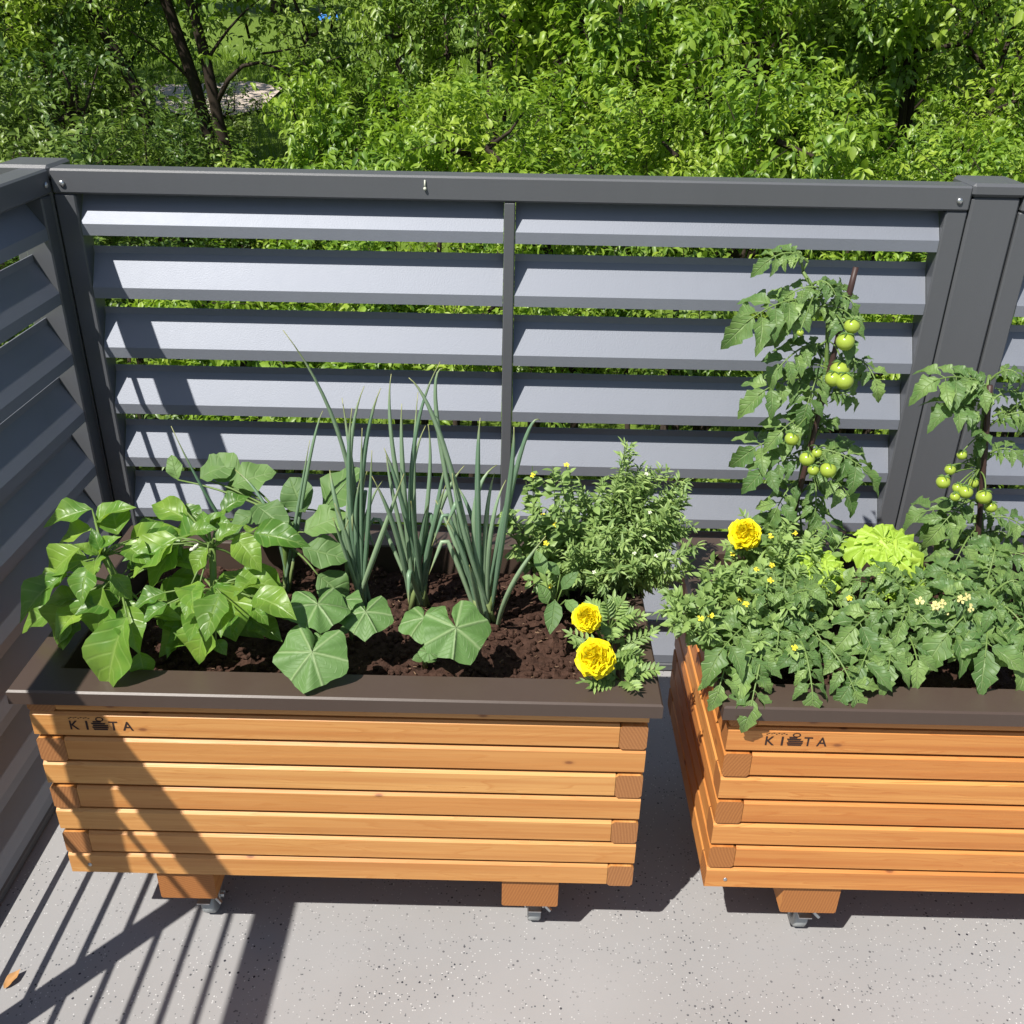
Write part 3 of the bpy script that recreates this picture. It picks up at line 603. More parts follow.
tree('slender_tree',[(-1.7,7.2,-2.1),(-1.74,7.2,.0),(-1.87,7.2,.92),(-2.03,7.2,1.56),(-2.1,7.2,2.2),(-2.2,7.3,3.4)],[.062,.055,.048,.043,.038,.022],
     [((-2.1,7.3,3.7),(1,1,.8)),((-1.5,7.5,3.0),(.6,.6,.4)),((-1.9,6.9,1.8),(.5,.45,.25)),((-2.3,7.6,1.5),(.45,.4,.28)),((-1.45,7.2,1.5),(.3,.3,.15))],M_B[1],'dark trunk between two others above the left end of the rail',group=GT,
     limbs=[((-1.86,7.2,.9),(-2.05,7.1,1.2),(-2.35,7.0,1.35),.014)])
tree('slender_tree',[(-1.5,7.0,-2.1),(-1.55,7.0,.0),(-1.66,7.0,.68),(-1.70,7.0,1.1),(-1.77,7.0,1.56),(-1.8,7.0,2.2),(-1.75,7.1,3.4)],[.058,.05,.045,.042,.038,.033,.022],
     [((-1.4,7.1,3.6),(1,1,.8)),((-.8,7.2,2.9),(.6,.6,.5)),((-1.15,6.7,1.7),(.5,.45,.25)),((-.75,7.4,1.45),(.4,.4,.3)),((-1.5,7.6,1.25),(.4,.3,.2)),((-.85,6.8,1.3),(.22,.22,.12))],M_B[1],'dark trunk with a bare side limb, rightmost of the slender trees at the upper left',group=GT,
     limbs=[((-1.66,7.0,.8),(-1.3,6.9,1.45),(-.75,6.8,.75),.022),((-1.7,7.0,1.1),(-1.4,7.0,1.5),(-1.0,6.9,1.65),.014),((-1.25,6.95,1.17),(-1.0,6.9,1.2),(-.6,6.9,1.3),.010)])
# wood behind: individual trees of three shapes
def big_tree(mat,seed):
    r_=np.random.default_rng(seed)
    root=empty('broadleaf_tree',(0,0,0),'x','tree')
    L=[((0,0,4.2),(1.7,1.7,1.5))]+[((r_.uniform(-1.5,1.5),r_.uniform(-1.5,1.5),r_.uniform(1.6,5.0)),(r_.uniform(.6,1.0),)*3) for i in range(10)]
    tm=MB(); tm.tube([(0,0,-.3),(.05,0,1.5),(-.05,.05,3),(0,0,4.6)],[.16,.13,.09,.03],8)
    for c,r in L[1:]: tm.tube([(0,0,max(.8,c[2]-1.2)),(c[0]*.5,c[1]*.5,c[2]-.5),c],[.06,.04,.015],5)
    tm.build('trunk',M_BARK,root)
    cm=MB(); crown(cm,cm,L,110,10,9,.12,.3,twl=.4,clr=.3)
    cm.build('crown',[mat,M_BARK],root); return root
BT=[big_tree(M_B[0],5),big_tree(M_B[1],6),big_tree(M_B[2],8)]
GW='trees of the wood behind the bushes'
k=0
SPOT=[(1.0,10.2,1.1,1),(3.2,10.6,1.1,2),(5.6,10.0,1.1,1),(7.8,10.5,1.2,0),(-4.9,9.6,1.1,1),(-6.9,10.6,1.1,2),(1.0,12.8,1.0,2),(2.3,13.4,1.3,0),(4.8,13.6,1.3,1),(8.2,14.0,1.4,2),(-5.6,13.2,1.0,2),(-7.2,13.8,1.4,1),
      (1.2,17.5,1.5,2),(5.3,18,1.6,1),(9.5,17.5,1.6,0),(-9.8,18,1.6,2),(12.6,13,1.5,1),(-11.5,12,1.5,0)]
WHERE=['just behind the tall bright bush','behind the darker bush right of the middle','behind the top right bush','outside the photo to the right','behind the dark bush at the top left','outside the photo to the left',
 'left of the middle beside the blue tarpaulin','in the second row behind the middle','in the second row right of the middle','in the second row at the far right','left of the trunks beside the gravel patch','in the second row at the far left',
 'in the third row behind the middle','in the third row right of the middle','in the third row beyond the right edge','in the third row beyond the left edge','far out on the right side','far out on the left side']
for (x,y,s,v),wh in zip(SPOT,WHERE):
    place(BT[v],x,y,gz(x,y),(s*.95,s),x*1.7,('bright','mid-green','dark')[v]+' broadleaf tree '+wh,'tree',GW)
# far edge of the wood closing the meadow
FAR=[(-30,52,3.0,1),(-24.5,50,3.2,2),(-19.5,49,3.0,0),(-15,50,3.1,2),(-11.2,51,3,1),(-7,54,3.4,0),(-3,49,3,2),(1,50,3,1),(6,48,3.2,2),(12,47,3.2,0),(18,47,3.4,1),(25,46,3.4,2),(33,44,3.6,0),(-38,46,3.6,2)]
ORD=['first','second','third','fourth','fifth','sixth','seventh','eighth','ninth','tenth','eleventh','twelfth','thirteenth','fourteenth']
for i,(x,y,s,v) in enumerate(FAR):
    place(BT[v],x,y,gz(x,y)-1.2,(s,s*.9),x*.9,('bright','mid-green','dark')[v]+' tree on the far side of the meadow, '+ORD[sorted(a[0] for a in FAR).index(x)]+' from the left','tree','trees on the far side of the meadow')
# blue tarpaulin on posts
tr=empty('tarpaulin_shelter',(-4.9,31.5,gz(-4.9,31.5)),'small blue tarpaulin seen through the leaves at the top left of centre','tarpaulin')
zg=gz(-4.9,31.5); m=MB(); P=[];nx=9
for j in range(5):
    for i in range(nx):
        u=i/(nx-1);v=j/4; P.append((-5.55+1.2*u,31.0+1.0*v,.93+.16*v-.05*math.sin(u*math.pi)*math.sin(v*math.pi)-.02*math.sin(u*19)))
m.add(P,[(j*nx+i,j*nx+i+1,(j+1)*nx+i+1,(j+1)*nx+i) for j in range(4) for i in range(nx-1)])
n=len(P); m.add([(p[0],p[1],p[2]-.02) for p in P],[(j*nx+i,(j+1)*nx+i,(j+1)*nx+i+1,j*nx+i+1) for j in range(4) for i in range(nx-1)])
m.build('sheet',m_plain('blue_tarp',(.05,.22,.60),.5,.1,3),tr)
for (a,b) in ((-5.53,31),(-4.37,31),(-5.53,32),(-4.37,32)):
    m=MB(); m.tube([(a,b,gz(a,b)-.1),(a,b,.95 if b<31.5 else 1.10)],.025,6); m.build('pole',M_STEEL,tr)
settle(tr)
# ------------------------------------------------------------------ planters
HB=.1736; BH=.0528; PD=.51; ZR=.598
def bprof(h0,h1,z0,z1,b=.0045):
    return [(h0+b,z0),(h1-b,z0),(h1,z0+b),(h1,z1-b),(h1-b,z1),(h0+b,z1),(h0,z1-b),(h0,z0+b)]
def planter(X,taper,wood,end,label,lift=0):
    root=empty('wooden_planter',(X+.5,PD/2,0),label,'planter','wooden planters on castors')
    def fn(p):
        if not taper: return (p[0]+X,p[1],p[2])
        k=(p[2]-HB)/(.5156-HB); u=p[0]
        a=.002+(-.0156-.002)*k; b=.0076+(.010-.0076)*k
        return (X+u+a*(1-u)+b*u,p[1],p[2])
    w=.045; G=.0020
    front=MB(); rear=MB(); lf=MB(); rt=MB(); rr=random.Random(3 if taper else 9)
    for k in range(8):
        z0=HB+BH*k+G; z1=HB+BH*(k+1)-G; odd=(k%2==0)       # bottom row: front beam reaches the left corner
        if k==7: z1=HB+BH*7+.040
        xa,xb=(0,1-w-.0008) if odd else (w+.0008,1.0)
        front.prism(bprof(0,w,z0,z1),'x',xa,xb,0,1,rr.random()*3,fn)
        rear.prism(bprof(PD-w,PD,z0,z1),'x',xa,xb,0,1,rr.random()*3,fn)
        la,lb=((w+.0008,PD-w-.0008) if odd else (0,PD))
        lf.prism(bprof(0,w,z0,z1),'y',la,lb,0,1,rr.random()*3,fn)
        ra,rb=((0,PD) if odd else (w+.0008,PD-w-.0008))
        rt.prism(bprof(1-w,1,z0,z1),'y',ra,rb,0,1,rr.random()*3,fn)
    fw=front.build('front_wall',[wood,end],root,False); rear.build('rear_wall',[wood,end],root,False)
    lf.build('side_wall',[wood,end],root,False); rt.build('side_wall',[wood,end],root,False)
    m=MB(); m.box(*[X+.047,X+.953],.047,PD-.047,HB+.004,HB+.02); m.build('floor_board',wood,root,False)
    # sheet metal rim: an outer skirt, a flat flange and an inner lip (one piece)
    m=MB(); ov_=.017; iw=.046; zt=ZR; zl=ZR-.026; zi=ZR-.065
    rings=[]
    def ring(e,z):
        p=[(-e,-e,z),(1+e,-e,z),(1+e,PD+e,z),(-e,PD+e,z)]
        if taper: p=[(X-.0176*(1-a)+.0115*a,b,c) for a,b,c in p] if False else [(X+a-.0165+.027*max(0,min(1,a)),b,c) for a,b,c in p]
        else: p=[(X+a,b,c) for a,b,c in p]
        return p
    seq=[(ov_-.006,zl),(ov_,zl),(ov_,zt-.003),(ov_-.003,zt),(-iw+.002,zt),(-iw,zt-.003),(-iw,zi),(-iw+.004,zi),(-iw+.004,zt-.010),(ov_-.006,zt-.010)]
    P=[q for e,z in seq for q in ring(e,z)]; Fc=[]
    for i in range(len(seq)):
        j=(i+1)%len(seq)
        for c in range(4):
            d=(c+1)%4; Fc.append((i*4+c,i*4+d,j*4+d,j*4+c))
    m.add(P,Fc); m.build('metal_rim',M_RIM,root,False)
    for (fx) in (.146,.768):
        for yy,rear_ in ((.008,False),(PD-.20,True)):
            m=MB()
            m.prism(bprof(X+fx,X+fx+.102,HB-.065,HB-.001,.003),'y',yy,yy+.19,0,1)
            ft=m.build('foot',[M_WOOD2,M_END2],root,False)
            # castor
            cx=X+fx+.062; cy=yy+.088; zt=HB-.0655; R=.034
            c=MB(); c.box(cx-.030,cx+.030,cy-.030,cy+.030,zt-.004,zt-.0005); 
            for s in (-1,1):
                c.add([(cx+s*.017-.0015,cy-.025,zt-.004),(cx+s*.017-.0015,cy+.022,zt-.004),(cx+s*.017-.0015,cy-.004,R-.006),(cx+s*.017-.0015,cy-.024,R-.006),
                       (cx+s*.017+.0015,cy-.025,zt-.004),(cx+s*.017+.0015,cy+.022,zt-.004),(cx+s*.017+.0015,cy-.004,R-.006),(cx+s*.017+.0015,cy-.024,R-.006)],
                      [(0,1,2,3),(7,6,5,4),(0,4,5,1),(1,5,6,2),(2,6,7,3),(3,7,4,0)])
            c.tube([(cx-.024,cy-.014,R),(cx+.024,cy-.014,R)],.006,8)
            c.ball((cx,cy,zt-.012),.022,12,6,(1,1,.6))
            cs=c.build('castor_bracket',M_STEEL,ft,False)
            c=MB(); N=20; pr=[(-.0125,.6),(-.0125,.9),(-.009,1),(.009,1),(.0125,.9),(.0125,.6),(.010,.3),(-.010,.3)]
            P=[(cx+a,cy-.014+math.cos(2*math.pi*i/N)*R*b,R+math.sin(2*math.pi*i/N)*R*b) for i in range(N) for a,b in pr]; n=len(pr)
            c.add(P,[(i*n+j,i*n+(j+1)%n,((i+1)%N)*n+(j+1)%n,((i+1)%N)*n+j) for i in range(N) for j in range(n)])
            c.build('castor_wheel',M_RUBBER,ft)
            c=MB(); c.tube([(cx+.020,cy-.045,.060),(cx+.030,cy-.050,.052)],.004,6); c.box(cx-.012,cx+.012,cy-.062,cy-.030,.060,.063); c.build('brake_lever',M_STEEL,ft,False)
    m=MB(); m.ball((X+.035,-.0005,HB+.025),.004,8,5,(1,.4,1)); m.build('screw',M_STEEL,root)
    return root,fw
P1,FW1=planter(0,False,M_WOOD,M_END,'left wooden planter on castors, holding peppers, onions and cucumber seedlings')
P2,FW2=planter(1.1285,False,M_WOOD2,M_END2,'right wooden planter on castors, holding staked tomatoes and lettuces, cut off by the photo edge')
# burnt-in lettering
def text_mesh(body,size):
    cu=bpy.data.curves.new('lettering','FONT'); cu.body=body; cu.size=size; cu.extrude=.0; cu.offset=size*.012
    o=bpy.data.objects.new('tmp',cu); COL.objects.link(o); bpy.context.view_layer.update()
    me=bpy.data.meshes.new_from_object(o.evaluated_get(bpy.context.evaluated_depsgraph_get()))
    vs=[tuple(v.co) for v in me.vertices]; fs=[tuple(p.vertices) for p in me.polygons]
    bpy.data.objects.remove(o); return vs,fs
def lettering(x,z,W_,parent,fz=0.0):
    m=MB(); H=.0185; y=-.0006
    def add(body,x0,x1,z0,z1):
        vs,fs=text_mesh(body,1.0); xa=min(v[0] for v in vs);xb=max(v[0] for v in vs);za=min(v[1] for v in vs);zb=max(v[1] for v in vs)
        m.add([(x0+(v[0]-xa)/(xb-xa)*(x1-x0),y,z0+(v[1]-za)/(zb-za)*(z1-z0)) for v in vs],[f for f in fs])
    w=W_
    add('K',x,x+.15*w,z,z+H); add('I',x+.255*w,x+.29*w,z,z+H)
    add('T',x+.62*w,x+.76*w,z,z+H); add('A',x+.83*w,x+w,z,z+H)
    def bar(xa,xb,za,zb,sl=0): m.add([(xa,y,za),(xb,y,za),(xb+sl,y,zb),(xa-sl*.5,y,zb)],[(0,1,2,3)])
    for (a,b,c,d) in ((.37,.585,0,.17),(.355,.60,.22,.38),(.37,.60,.43,.58),(.35,.56,.63,.80),(.38,.50,.84,1.0)):
        bar(x+a*w,x+b*w,z+c*H,z+d*H,.0015)
    # little sprout ring and dotted arc above
    cx_,cz_=x+.49*w,z+1.2*H
    for i in range(14):
        a0=2*math.pi*i/14;a1=2*math.pi*(i+1)/14; r0,r1=.0030,.0046
        m.add([(cx_+r0*math.cos(a0)*1.5,y,cz_+r0*math.sin(a0)),(cx_+r1*math.cos(a0)*1.5,y,cz_+r1*math.sin(a0)),(cx_+r1*math.cos(a1)*1.5,y,cz_+r1*math.sin(a1)),(cx_+r0*math.cos(a1)*1.5,y,cz_+r0*math.sin(a1))],[(0,1,2,3)])
    for i,(a,h) in enumerate(((0,.0),(.03,.1),(.075,.05),(.11,.12),(.15,.02),(.19,.1),(.235,.05),(.27,.1),(.31,.02))):
        bar(x+a*w,x+a*w+.0022,z+(1.2+h)*H,z+(1.28+h)*H,.001)
    o=m.build('lettering',M_BURN,parent,False); return o
lettering(.062,.5085,.103,FW1); lettering(1.1285+.062,.5085,.100,FW2)
for r_ in (P1,P2): settle(r_)
# soil
t=NT('potting_soil'); o=t.obj(); a=t.noise(o,90,5,.7); b=t.noise(o,6,2); 
t.color(t.mix(t.ramp(a,[(.3,(0,0,0)),(.7,(1,1,1))]),(.035,.016,.010),t.mix(b,(.095,.050,.034),(.060,.033,.025)))); t.set(rough=.9,spec=.2); t.bump(a,1.0,.006); M_SOIL=t.mat
M_CHIP=m_plain('bark_chip',(.20,.12,.07),.8,.4,120)
def soil(x0,label):
    m=MB(); nx,ny=150,80; A=x0+.054;Bx=x0+.946;y0=.054;y1=PD-.054
    from mathutils import noise as mn
    P=[]
    for j in range(ny+1):
        for i in range(nx+1):
            x=A+(Bx-A)*i/nx; y=y0+(y1-y0)*j/ny
            h=.010*mn.noise(V((x*7,y*7,1)))+.008*mn.noise(V((x*28,y*28,2)))+.006*mn.noise(V((x*70,y*70,3)))
            P.append((x,y,.540+h))
    m.add(P,[(j*(nx+1)+i,j*(nx+1)+i+1,(j+1)*(nx+1)+i+1,(j+1)*(nx+1)+i) for j in range(ny) for i in range(nx)])
    r_=random.Random(5)
    for k in range(1500):
        x=r_.uniform(A+.008,Bx-.008);y=r_.uniform(y0+.008,y1-.008); s=r_.choice((.003,.004,.005,.006,.008))*r_.uniform(.7,1.2)
        q=[r_.uniform(.6,1.3) for _ in range(8)]
        m.ball((x,y,.542+.010*mn.noise(V((x*7,y*7,1)))+.008*mn.noise(V((x*28,y*28,2)))+s*.3),s,6,4,(r_.uniform(.7,1.2),r_.uniform(.7,1.2),r_.uniform(.6,1)),lambda d:1+.25*math.sin(d.x*9+q[0]*9)*math.cos(d.y*7+q[1]*5+d.z*5))
    for k in range(260):
        x=r_.uniform(A+.008,Bx-.008);y=r_.uniform(y0+.008,y1-.008);a=r_.random()*6.28;L=r_.uniform(.003,.009);z=.5455+.010*mn.noise(V((x*7,y*7,1)))+.008*mn.noise(V((x*28,y*28,2)))
        m.tube([(x,y,z),(x+math.cos(a)*L,y+math.sin(a)*L,z+r_.uniform(-.001,.003))],[.0009,r_.uniform(.0004,.0016)],4,1)
    return tag(m.build('soil',[M_SOIL,M_CHIP],None,False),label,'soil',kind='stuff')
soil(0,'dark crumbly potting soil in the left planter'); soil(1.1285,'dark potting soil under the tomato plants in the right planter')
M_CREAM=m_plain('pale_blossom',(.72,.66,.28),.6,.1,100,.3,0,.2)
# ------------------------------------------------------------------ plants
GP='vegetables and flowers growing in the planters'
def plant(name,base,label,cat): return empty(name,base,label,cat,GP)
def pj(v,s=.01): return (v[0]+random.gauss(0,s),v[1]+random.gauss(0,s),v[2]+random.gauss(0,s))
def broad(name,D_,T_,mat,label,cat,pet=M_STEM,extra=0,extra_size=.05,wk=1.0):
    root=plant(name,D_['base'],label,cat); st=MB(); lf=MB(); base=V(D_['base']); nodes=[V(n) for n in D_['nodes']]
    main=bez(base,(base+nodes[0])/2+V((.005,.0,.0)),nodes[0],5)+nodes[1:]
    st.tube(main,[.006]*len(main),8)
    by={i:[] for i in range(len(T_))}
    for k,(b,t_,w) in enumerate(D_['leaves']):
        nd=min(nodes,key=lambda n:(n-V(b)).length)
        st.tube(bez(nd,(nd+V(b))/2+V((0,0,.018)),b,5),[.0026,.0024,.0022,.002,.0018,.0014],5)
        by[k%len(T_)].append(frame(b,t_,w*1.15*wk,(random.gauss(0,.18),-.55+random.gauss(0,.2),1)))
    for k in range(extra):
        n=random.choice(nodes+[base+(nodes[0]-base)*.6]); a=random.random()*6.28; L=extra_size*random.uniform(.5,1.2)
        b=n+V((math.cos(a),math.sin(a)*.8,random.uniform(-.3,.5)))*random.uniform(.03,.105)
        e=b+V((math.cos(a+random.gauss(0,.4)),math.sin(a+random.gauss(0,.4)),random.uniform(-.5,.3)))*L
        st.tube([n,(n+b)/2+V((0,0,.006)),b],.0015,4)
        by[k%len(T_)].append(frame(b,e,random.uniform(.5,.65)*wk,(0,-.3,1)))
    st.build('stem',pet,root)
    for i,mm in by.items(): put(lf,T_[i],mm)
    lf.build('foliage',mat,root); return root,st
r,_=broad('pepper_plant',PEP_A,T_PEP,M_PEP,'glossy young pepper plant at the far left, its leaves hanging over the rim','pepper plant',extra=26,extra_size=.08,wk=1.1); settle(r)
r,_=broad('pepper_plant',PEP_B,T_PEP,M_PEP,'large glossy pepper plant with broad pointed leaves, second from the left','pepper plant',extra=36,extra_size=.08,wk=1.1)
f=MB(); c=V(P_FL)
for k in range(5):
    a=k*1.257; f.tube([c,c+V((math.cos(a)*.008,math.sin(a)*.004,.004+.006*math.cos(a)))],[.003,.0015],5)
f.build('flower',M_WHITE,r); settle(r)
r,_=broad('aubergine_plant',EGG,T_EGG,M_EGG,'plant with big dull rounded leaves standing behind the pepper plants','aubergine plant',extra=6,extra_size=.07); settle(r)

# cucumber seedlings: lobed round leaves, each a part
def palmate(R,seed,lobes=5,cup=.18,ruf=.06,notch=.5):
    r_=random.Random(seed); NA=40;NR=7;P=[];UV=[];F_=[]
    ph=r_.random()*6; a0=-math.pi/2
    for i in range(NR+1):
        s=i/NR
        for k in range(NA+1):
            t_=k/NA; a=a0+.16+t_*(2*math.pi-.32)
            rad=1.07-.19*abs(math.sin((a-math.pi/2)*lobes/2))**.8+.030*abs(math.sin(a*14+ph))+.014*math.sin(a*37)
            c_=min(t_,1-t_); rad*=(notch+(1-notch)*min(1,(c_/.13))**.6)
            x=math.cos(a)*rad*s*R; y=math.sin(a)*rad*s*R+.35*R*s*0
            z=R*(-cup*s*s+ruf*s*math.sin(a*lobes*1.0+ph)+.05*s*math.sin(a*9+ph*2)+.018*math.sin(s*17+a*3)*math.sin(a*15)+.03*s*abs(math.sin((a-math.pi/2)*lobes/2)))
            P.append((x,y,z)); UV.append((t_,s))
    n=NA+1
    for i in range(NR):
        for k in range(NA): F_.append((i*n+k,i*n+k+1,(i+1)*n+k+1,(i+1)*n+k))
    return np.array(P),np.array(F_),np.array(UV)
def disc_frame(c,nrm,tipdir=(0,-1,-.3)):
    z=V(nrm).normalized(); y=V(tipdir); y=(y-z*y.dot(z)).normalized(); x=y.cross(z)
    M=np.eye(4); M[:3,0]=x;M[:3,1]=y;M[:3,2]=z;M[:3,3]=c; return M
CL=['cucumber seedling left of the onions, one leaf resting over the front rim','small cucumber seedling just in front of the leftmost onion clump','cucumber seedling at the middle of the left planter, one big leaf turned right']
for q,D_ in enumerate(CUC):
    root=plant('cucumber_seedling',D_['base'],CL[q],'cucumber plant'); st=MB(); b=V(D_['base']); hub=b+V((0,-.01,.03))
    st.tube([b,hub],[.0045,.004],7)
    for k,(c,R,n) in enumerate(D_['leaves']):
        c=V(c); n_=V(n).normalized()
        st.tube(bez(hub,(hub+c)/2+V((0,.01,.02)),c-n_*.001,6),[.003,.003,.0027,.0025,.0023,.002,.0018],6)
        lf=MB(); M=disc_frame(c,n,(random.gauss(0,.25)+ (0.3 if n[0]>.1 else -.1),-1,-.3)); put(lf,palmate(R,q*5+k+1),[M]); lf.build('leaf',M_CUC,root)
    # seed leaves near the soil
    lf=MB(); put(lf,T_SMALL[0],[frame(hub,hub+V((.022,-.008,.006)),1.4),frame(hub,hub+V((-.020,-.010,.004)),1.4)]); lf.build('seed_leaves',M_CUC,root)
    st.build('stem',M_STEM2,root); settle(root)

# spring onions
OL=['thin onion with arching blades among the aubergine leaves','spring onion clump with one very long blade leaning left','tallest spring onion clump, in the middle of the left planter','spring onion clump right of the middle, spreading its blades to the right']
for q,D_ in enumerate(ONI):
    root=plant('spring_onion',D_['base'],OL[q],'onion plant'); st=MB(); b=V(D_['base'])
    wh=MB()
    TP=list(D_['tips'])
    if q:
        for k in range(9):
            a_,c_=random.choice(D_['tips']); s_=random.uniform(.55,.85); o_=V((random.gauss(0,.02),random.gauss(0,.02),0))
            TP.append((b.lerp(V(a_),s_)+o_,b.lerp(V(c_),s_)+o_*2.2))
    for k,(mid,tip) in enumerate(TP):
        bb=b+V((random.gauss(0,.010),random.gauss(0,.007),-.01)); m_=V(mid); t_=V(tip)
        r0=(.0048 if q else .0035)*random.uniform(.8,1.1)
        pts=[];n=16
        for i in range(n+1):
            s=i/n; ctrl=m_*2-(bb+t_)/2; pts.append(bb*(1-s)**2+ctrl*2*s*(1-s)+t_*s*s)
        if q and k>=len(D_['tips']) and k%3==0:      # a blade folded over
            kk=int(n*.62); ax_=(pts[kk]-pts[kk-1]).normalized(); dn=(V((ax_.x+random.uniform(-.5,.5),ax_.y*.3-.2,-.75))).normalized(); l0=(pts[n]-pts[kk]).length/(n-kk)
            for i in range(kk+1,n+1): pts[i]=pts[i-1]+(ax_.lerp(dn,min(1,(i-kk)/2.0))).normalized()*l0*.7
        st.tube(pts,[max(.0006,r0*(.8+.35*math.sin(min(1,i/n*1.6)*math.pi/2))*(1-(i/n)**3.2)) for i in range(n+1)],7)
        if k%2==0: wh.tube(pts[:3],[r0*1.35,r0*1.25,r0*1.05],7)
    st.build('blades',M_ONI,root); wh.build('stalks',M_STEM2,root); settle(root)

# generic twiggy plant
def twiggy(mb_s,mb_l,base,cen,rad,nst,T_,llen,nl,start=.35,width=1.0,lean=.6,droop=.1,sr=.0016,upright=.4,pairs=True):
    tips=[]; by=[[] for _ in T_]
    for k in range(nst):
        d=rv().normalized(); s=random.uniform(.55,1)
        tip=V(cen)+V((d.x*rad[0],d.y*rad[1],d.z*rad[2]))*s
        b=V(base)+V((random.gauss(0,.012),random.gauss(0,.012),0))
        pts=bez(b,(b*.5+tip*.5)+V((random.gauss(0,.02),random.gauss(0,.02),upright*.06)),tip,9)
        mb_s.tube(pts,[sr*(1.3-.9*i/9) for i in range(10)],4,cap=False); tips.append(tip)
        for j in range(nl):
            u=start+(1-start)*(j/(nl-1))**.8; p=pts[min(8,int(u*9))].lerp(pts[min(9,int(u*9)+1)],u*9-int(u*9))
            ax=(pts[9]-pts[7]).normalized()
            for sgn in ((-1,1) if pairs else (1,)):
                o_=ax.cross(rv()).normalized()*sgn
                dr=(o_+ax*lean+V((0,-.1,-droop))).normalized(); L=llen*random.uniform(.6,1.2)*(1.1-.5*u if j<nl-2 else .6)
                by[random.randrange(len(T_))].append(frame(p,p+dr*L,width*random.uniform(.8,1.2),V((0,-.3,1))+rv(.3)))
    for i,mm in enumerate(by): put(mb_l,T_[i],mm)
    return tips
def blossom(mb,c,r,n=5,up=(0,-.5,1)):
    z=V(up).normalized(); x=z.cross(V((0,1,.2))).normalized(); y=z.cross(x)
    for k in range(n):
        a=2*math.pi*k/n+random.random(); d=x*math.cos(a)+y*math.sin(a); s=x*-math.sin(a)+y*math.cos(a)
        mb.add([c,c+d*r*.7+s*r*.35+z*r*.2,c+d*r+z*r*.1,c+d*r*.7-s*r*.35+z*r*.2],[(0,1,2,3)])
    mb.ball(c+z*r*.15,r*.3,6,4)
root=plant('savory_bush',R1['base'],'dense bush of narrow grey-green leaves at the right end of the left planter','savory bush')
s=MB();l_=MB();fl=MB()
for cen,rad,n in C_SAV:
    tp=twiggy(s,l_,R1['base'],cen,rad,n,T_NAR,.033,30,.25,1.15,.8,.05)
    for t_ in tp[::16]: blossom(fl,t_+V((0,-.004,.004)),.004)
s.build('stems',M_STEM,root); l_.build('foliage',M_HERB,root); fl.build('blossoms',M_WHITE,root); settle(root)
root=plant('signet_marigold',R0['base'],'loose green plant with tiny yellow flowers left of the savory bush','marigold plant')
s=MB();l_=MB();fl=MB()
for cen,rad,n in C_SIG0:
    tp=twiggy(s,l_,R0['base'],cen,rad,n,[T_SMALL[0],T_SMALL[1],T_NAR[0]],.036,12,.3,.9,.6,.2)
    for t_ in tp[::7]: blossom(fl,t_+V((0,-.006,.006)),.006)
s.build('stems',M_STEM,root); l_.build('foliage',M_MARL,root); fl.build('blossoms',M_PETAL2,root); settle(root)
root=plant('basil_plant',SMALLP['base'],'small plant with a few oval leaves over bare soil below the yellow-flowered bush','basil plant')
s=MB();l_=MB(); b=V(SMALLP['base']); s.tube([b,b+V((-.01,-.05,.05)),b+V((-.02,-.08,.10))],[.003,.0025,.002],6)
mm=[]
for (p,q,w) in SMALLP['leaves']:
    n=b+V((-.015,-.06,.06)); s.tube([n,(n+V(p))/2,p],.0014,4); mm.append(frame(p,q,w*1.7,(0,-.6,1)))
put(l_,T_SMALL[0],mm); s.build('stem',M_STEM,root); l_.build('foliage',M_EGG,root); settle(root)

# marigold flowers
def pompon(mb,c,r,up=(0,-.65,.75)):
    z=V(up).normalized(); x=z.cross(V((0,1,.3))).normalized(); y=z.cross(x); c=V(c); mb.ball(c+z*r*.18,r*.36,8,6)
    for ring,(rr,el,n,L) in enumerate(((.55,.0,9,.66),(.5,.28,9,.60),(.38,.6,8,.50),(.22,.95,6,.40),(.10,1.2,6,.34),(.03,1.5,3,.28))):
        for k in range(n):
            a=2*math.pi*(k+.5*ring+random.uniform(-.2,.2))/n; d=x*math.cos(a)+y*math.sin(a); s=x*-math.sin(a)+y*math.cos(a)
            b=c+d*r*rr*.35+z*r*.1*ring; o=(d*math.cos(el)+z*math.sin(el)); L_=L*r*random.uniform(.9,1.1)*1.05; nn=(z*math.cos(el)-d*math.sin(el))
            W_=r*.42*random.uniform(.85,1.2); P=[];UV=[]
            for i in range(4):
                v=i/3; w=W_*(.35,.8,1.1,.95)[i]
                for q in range(5):
                    u=(q-2)/2; rf=(.16*r*math.sin(q*2.6+k+ring)*(v**2))
                    P.append(b+o*L_*(v - .08*abs(u)*(v>.9)) + s*w*u + nn*(r*.10*v*v*(-.6 if ring==0 else .7)*1.0 - abs(u)*r*.06 + rf))
            mb.add(P,[(i*5+q,i*5+q+1,(i+1)*5+q+1,(i+1)*5+q) for i in range(3) for q in range(4)])
def feathery(s,l_,hub,dirs,L):
    mm=[]
    for d in dirs:
        tip=V(hub)+V(d).normalized()*L*random.uniform(.8,1.15); pts=bez(hub,(V(hub)+tip)/2+V((0,0,.012)),tip,7); s.tube(pts,.0011,4,cap=False)
        ax=(tip-V(hub)).normalized()
        for i in range(2,8):
            sd=ax.cross(V((0,-.4,1))).normalized()
            for sg in (-1,1):
                mm.append(frame(pts[i],pts[i]+(ax*.7+sd*sg*.9+V((0,0,random.uniform(-.2,.2)))).normalized()*.024*(1.2-.08*i),1.5))
        mm.append(frame(pts[7],pts[7]+ax*.02,1.5))
    put(l_,T_NAR[2],mm)
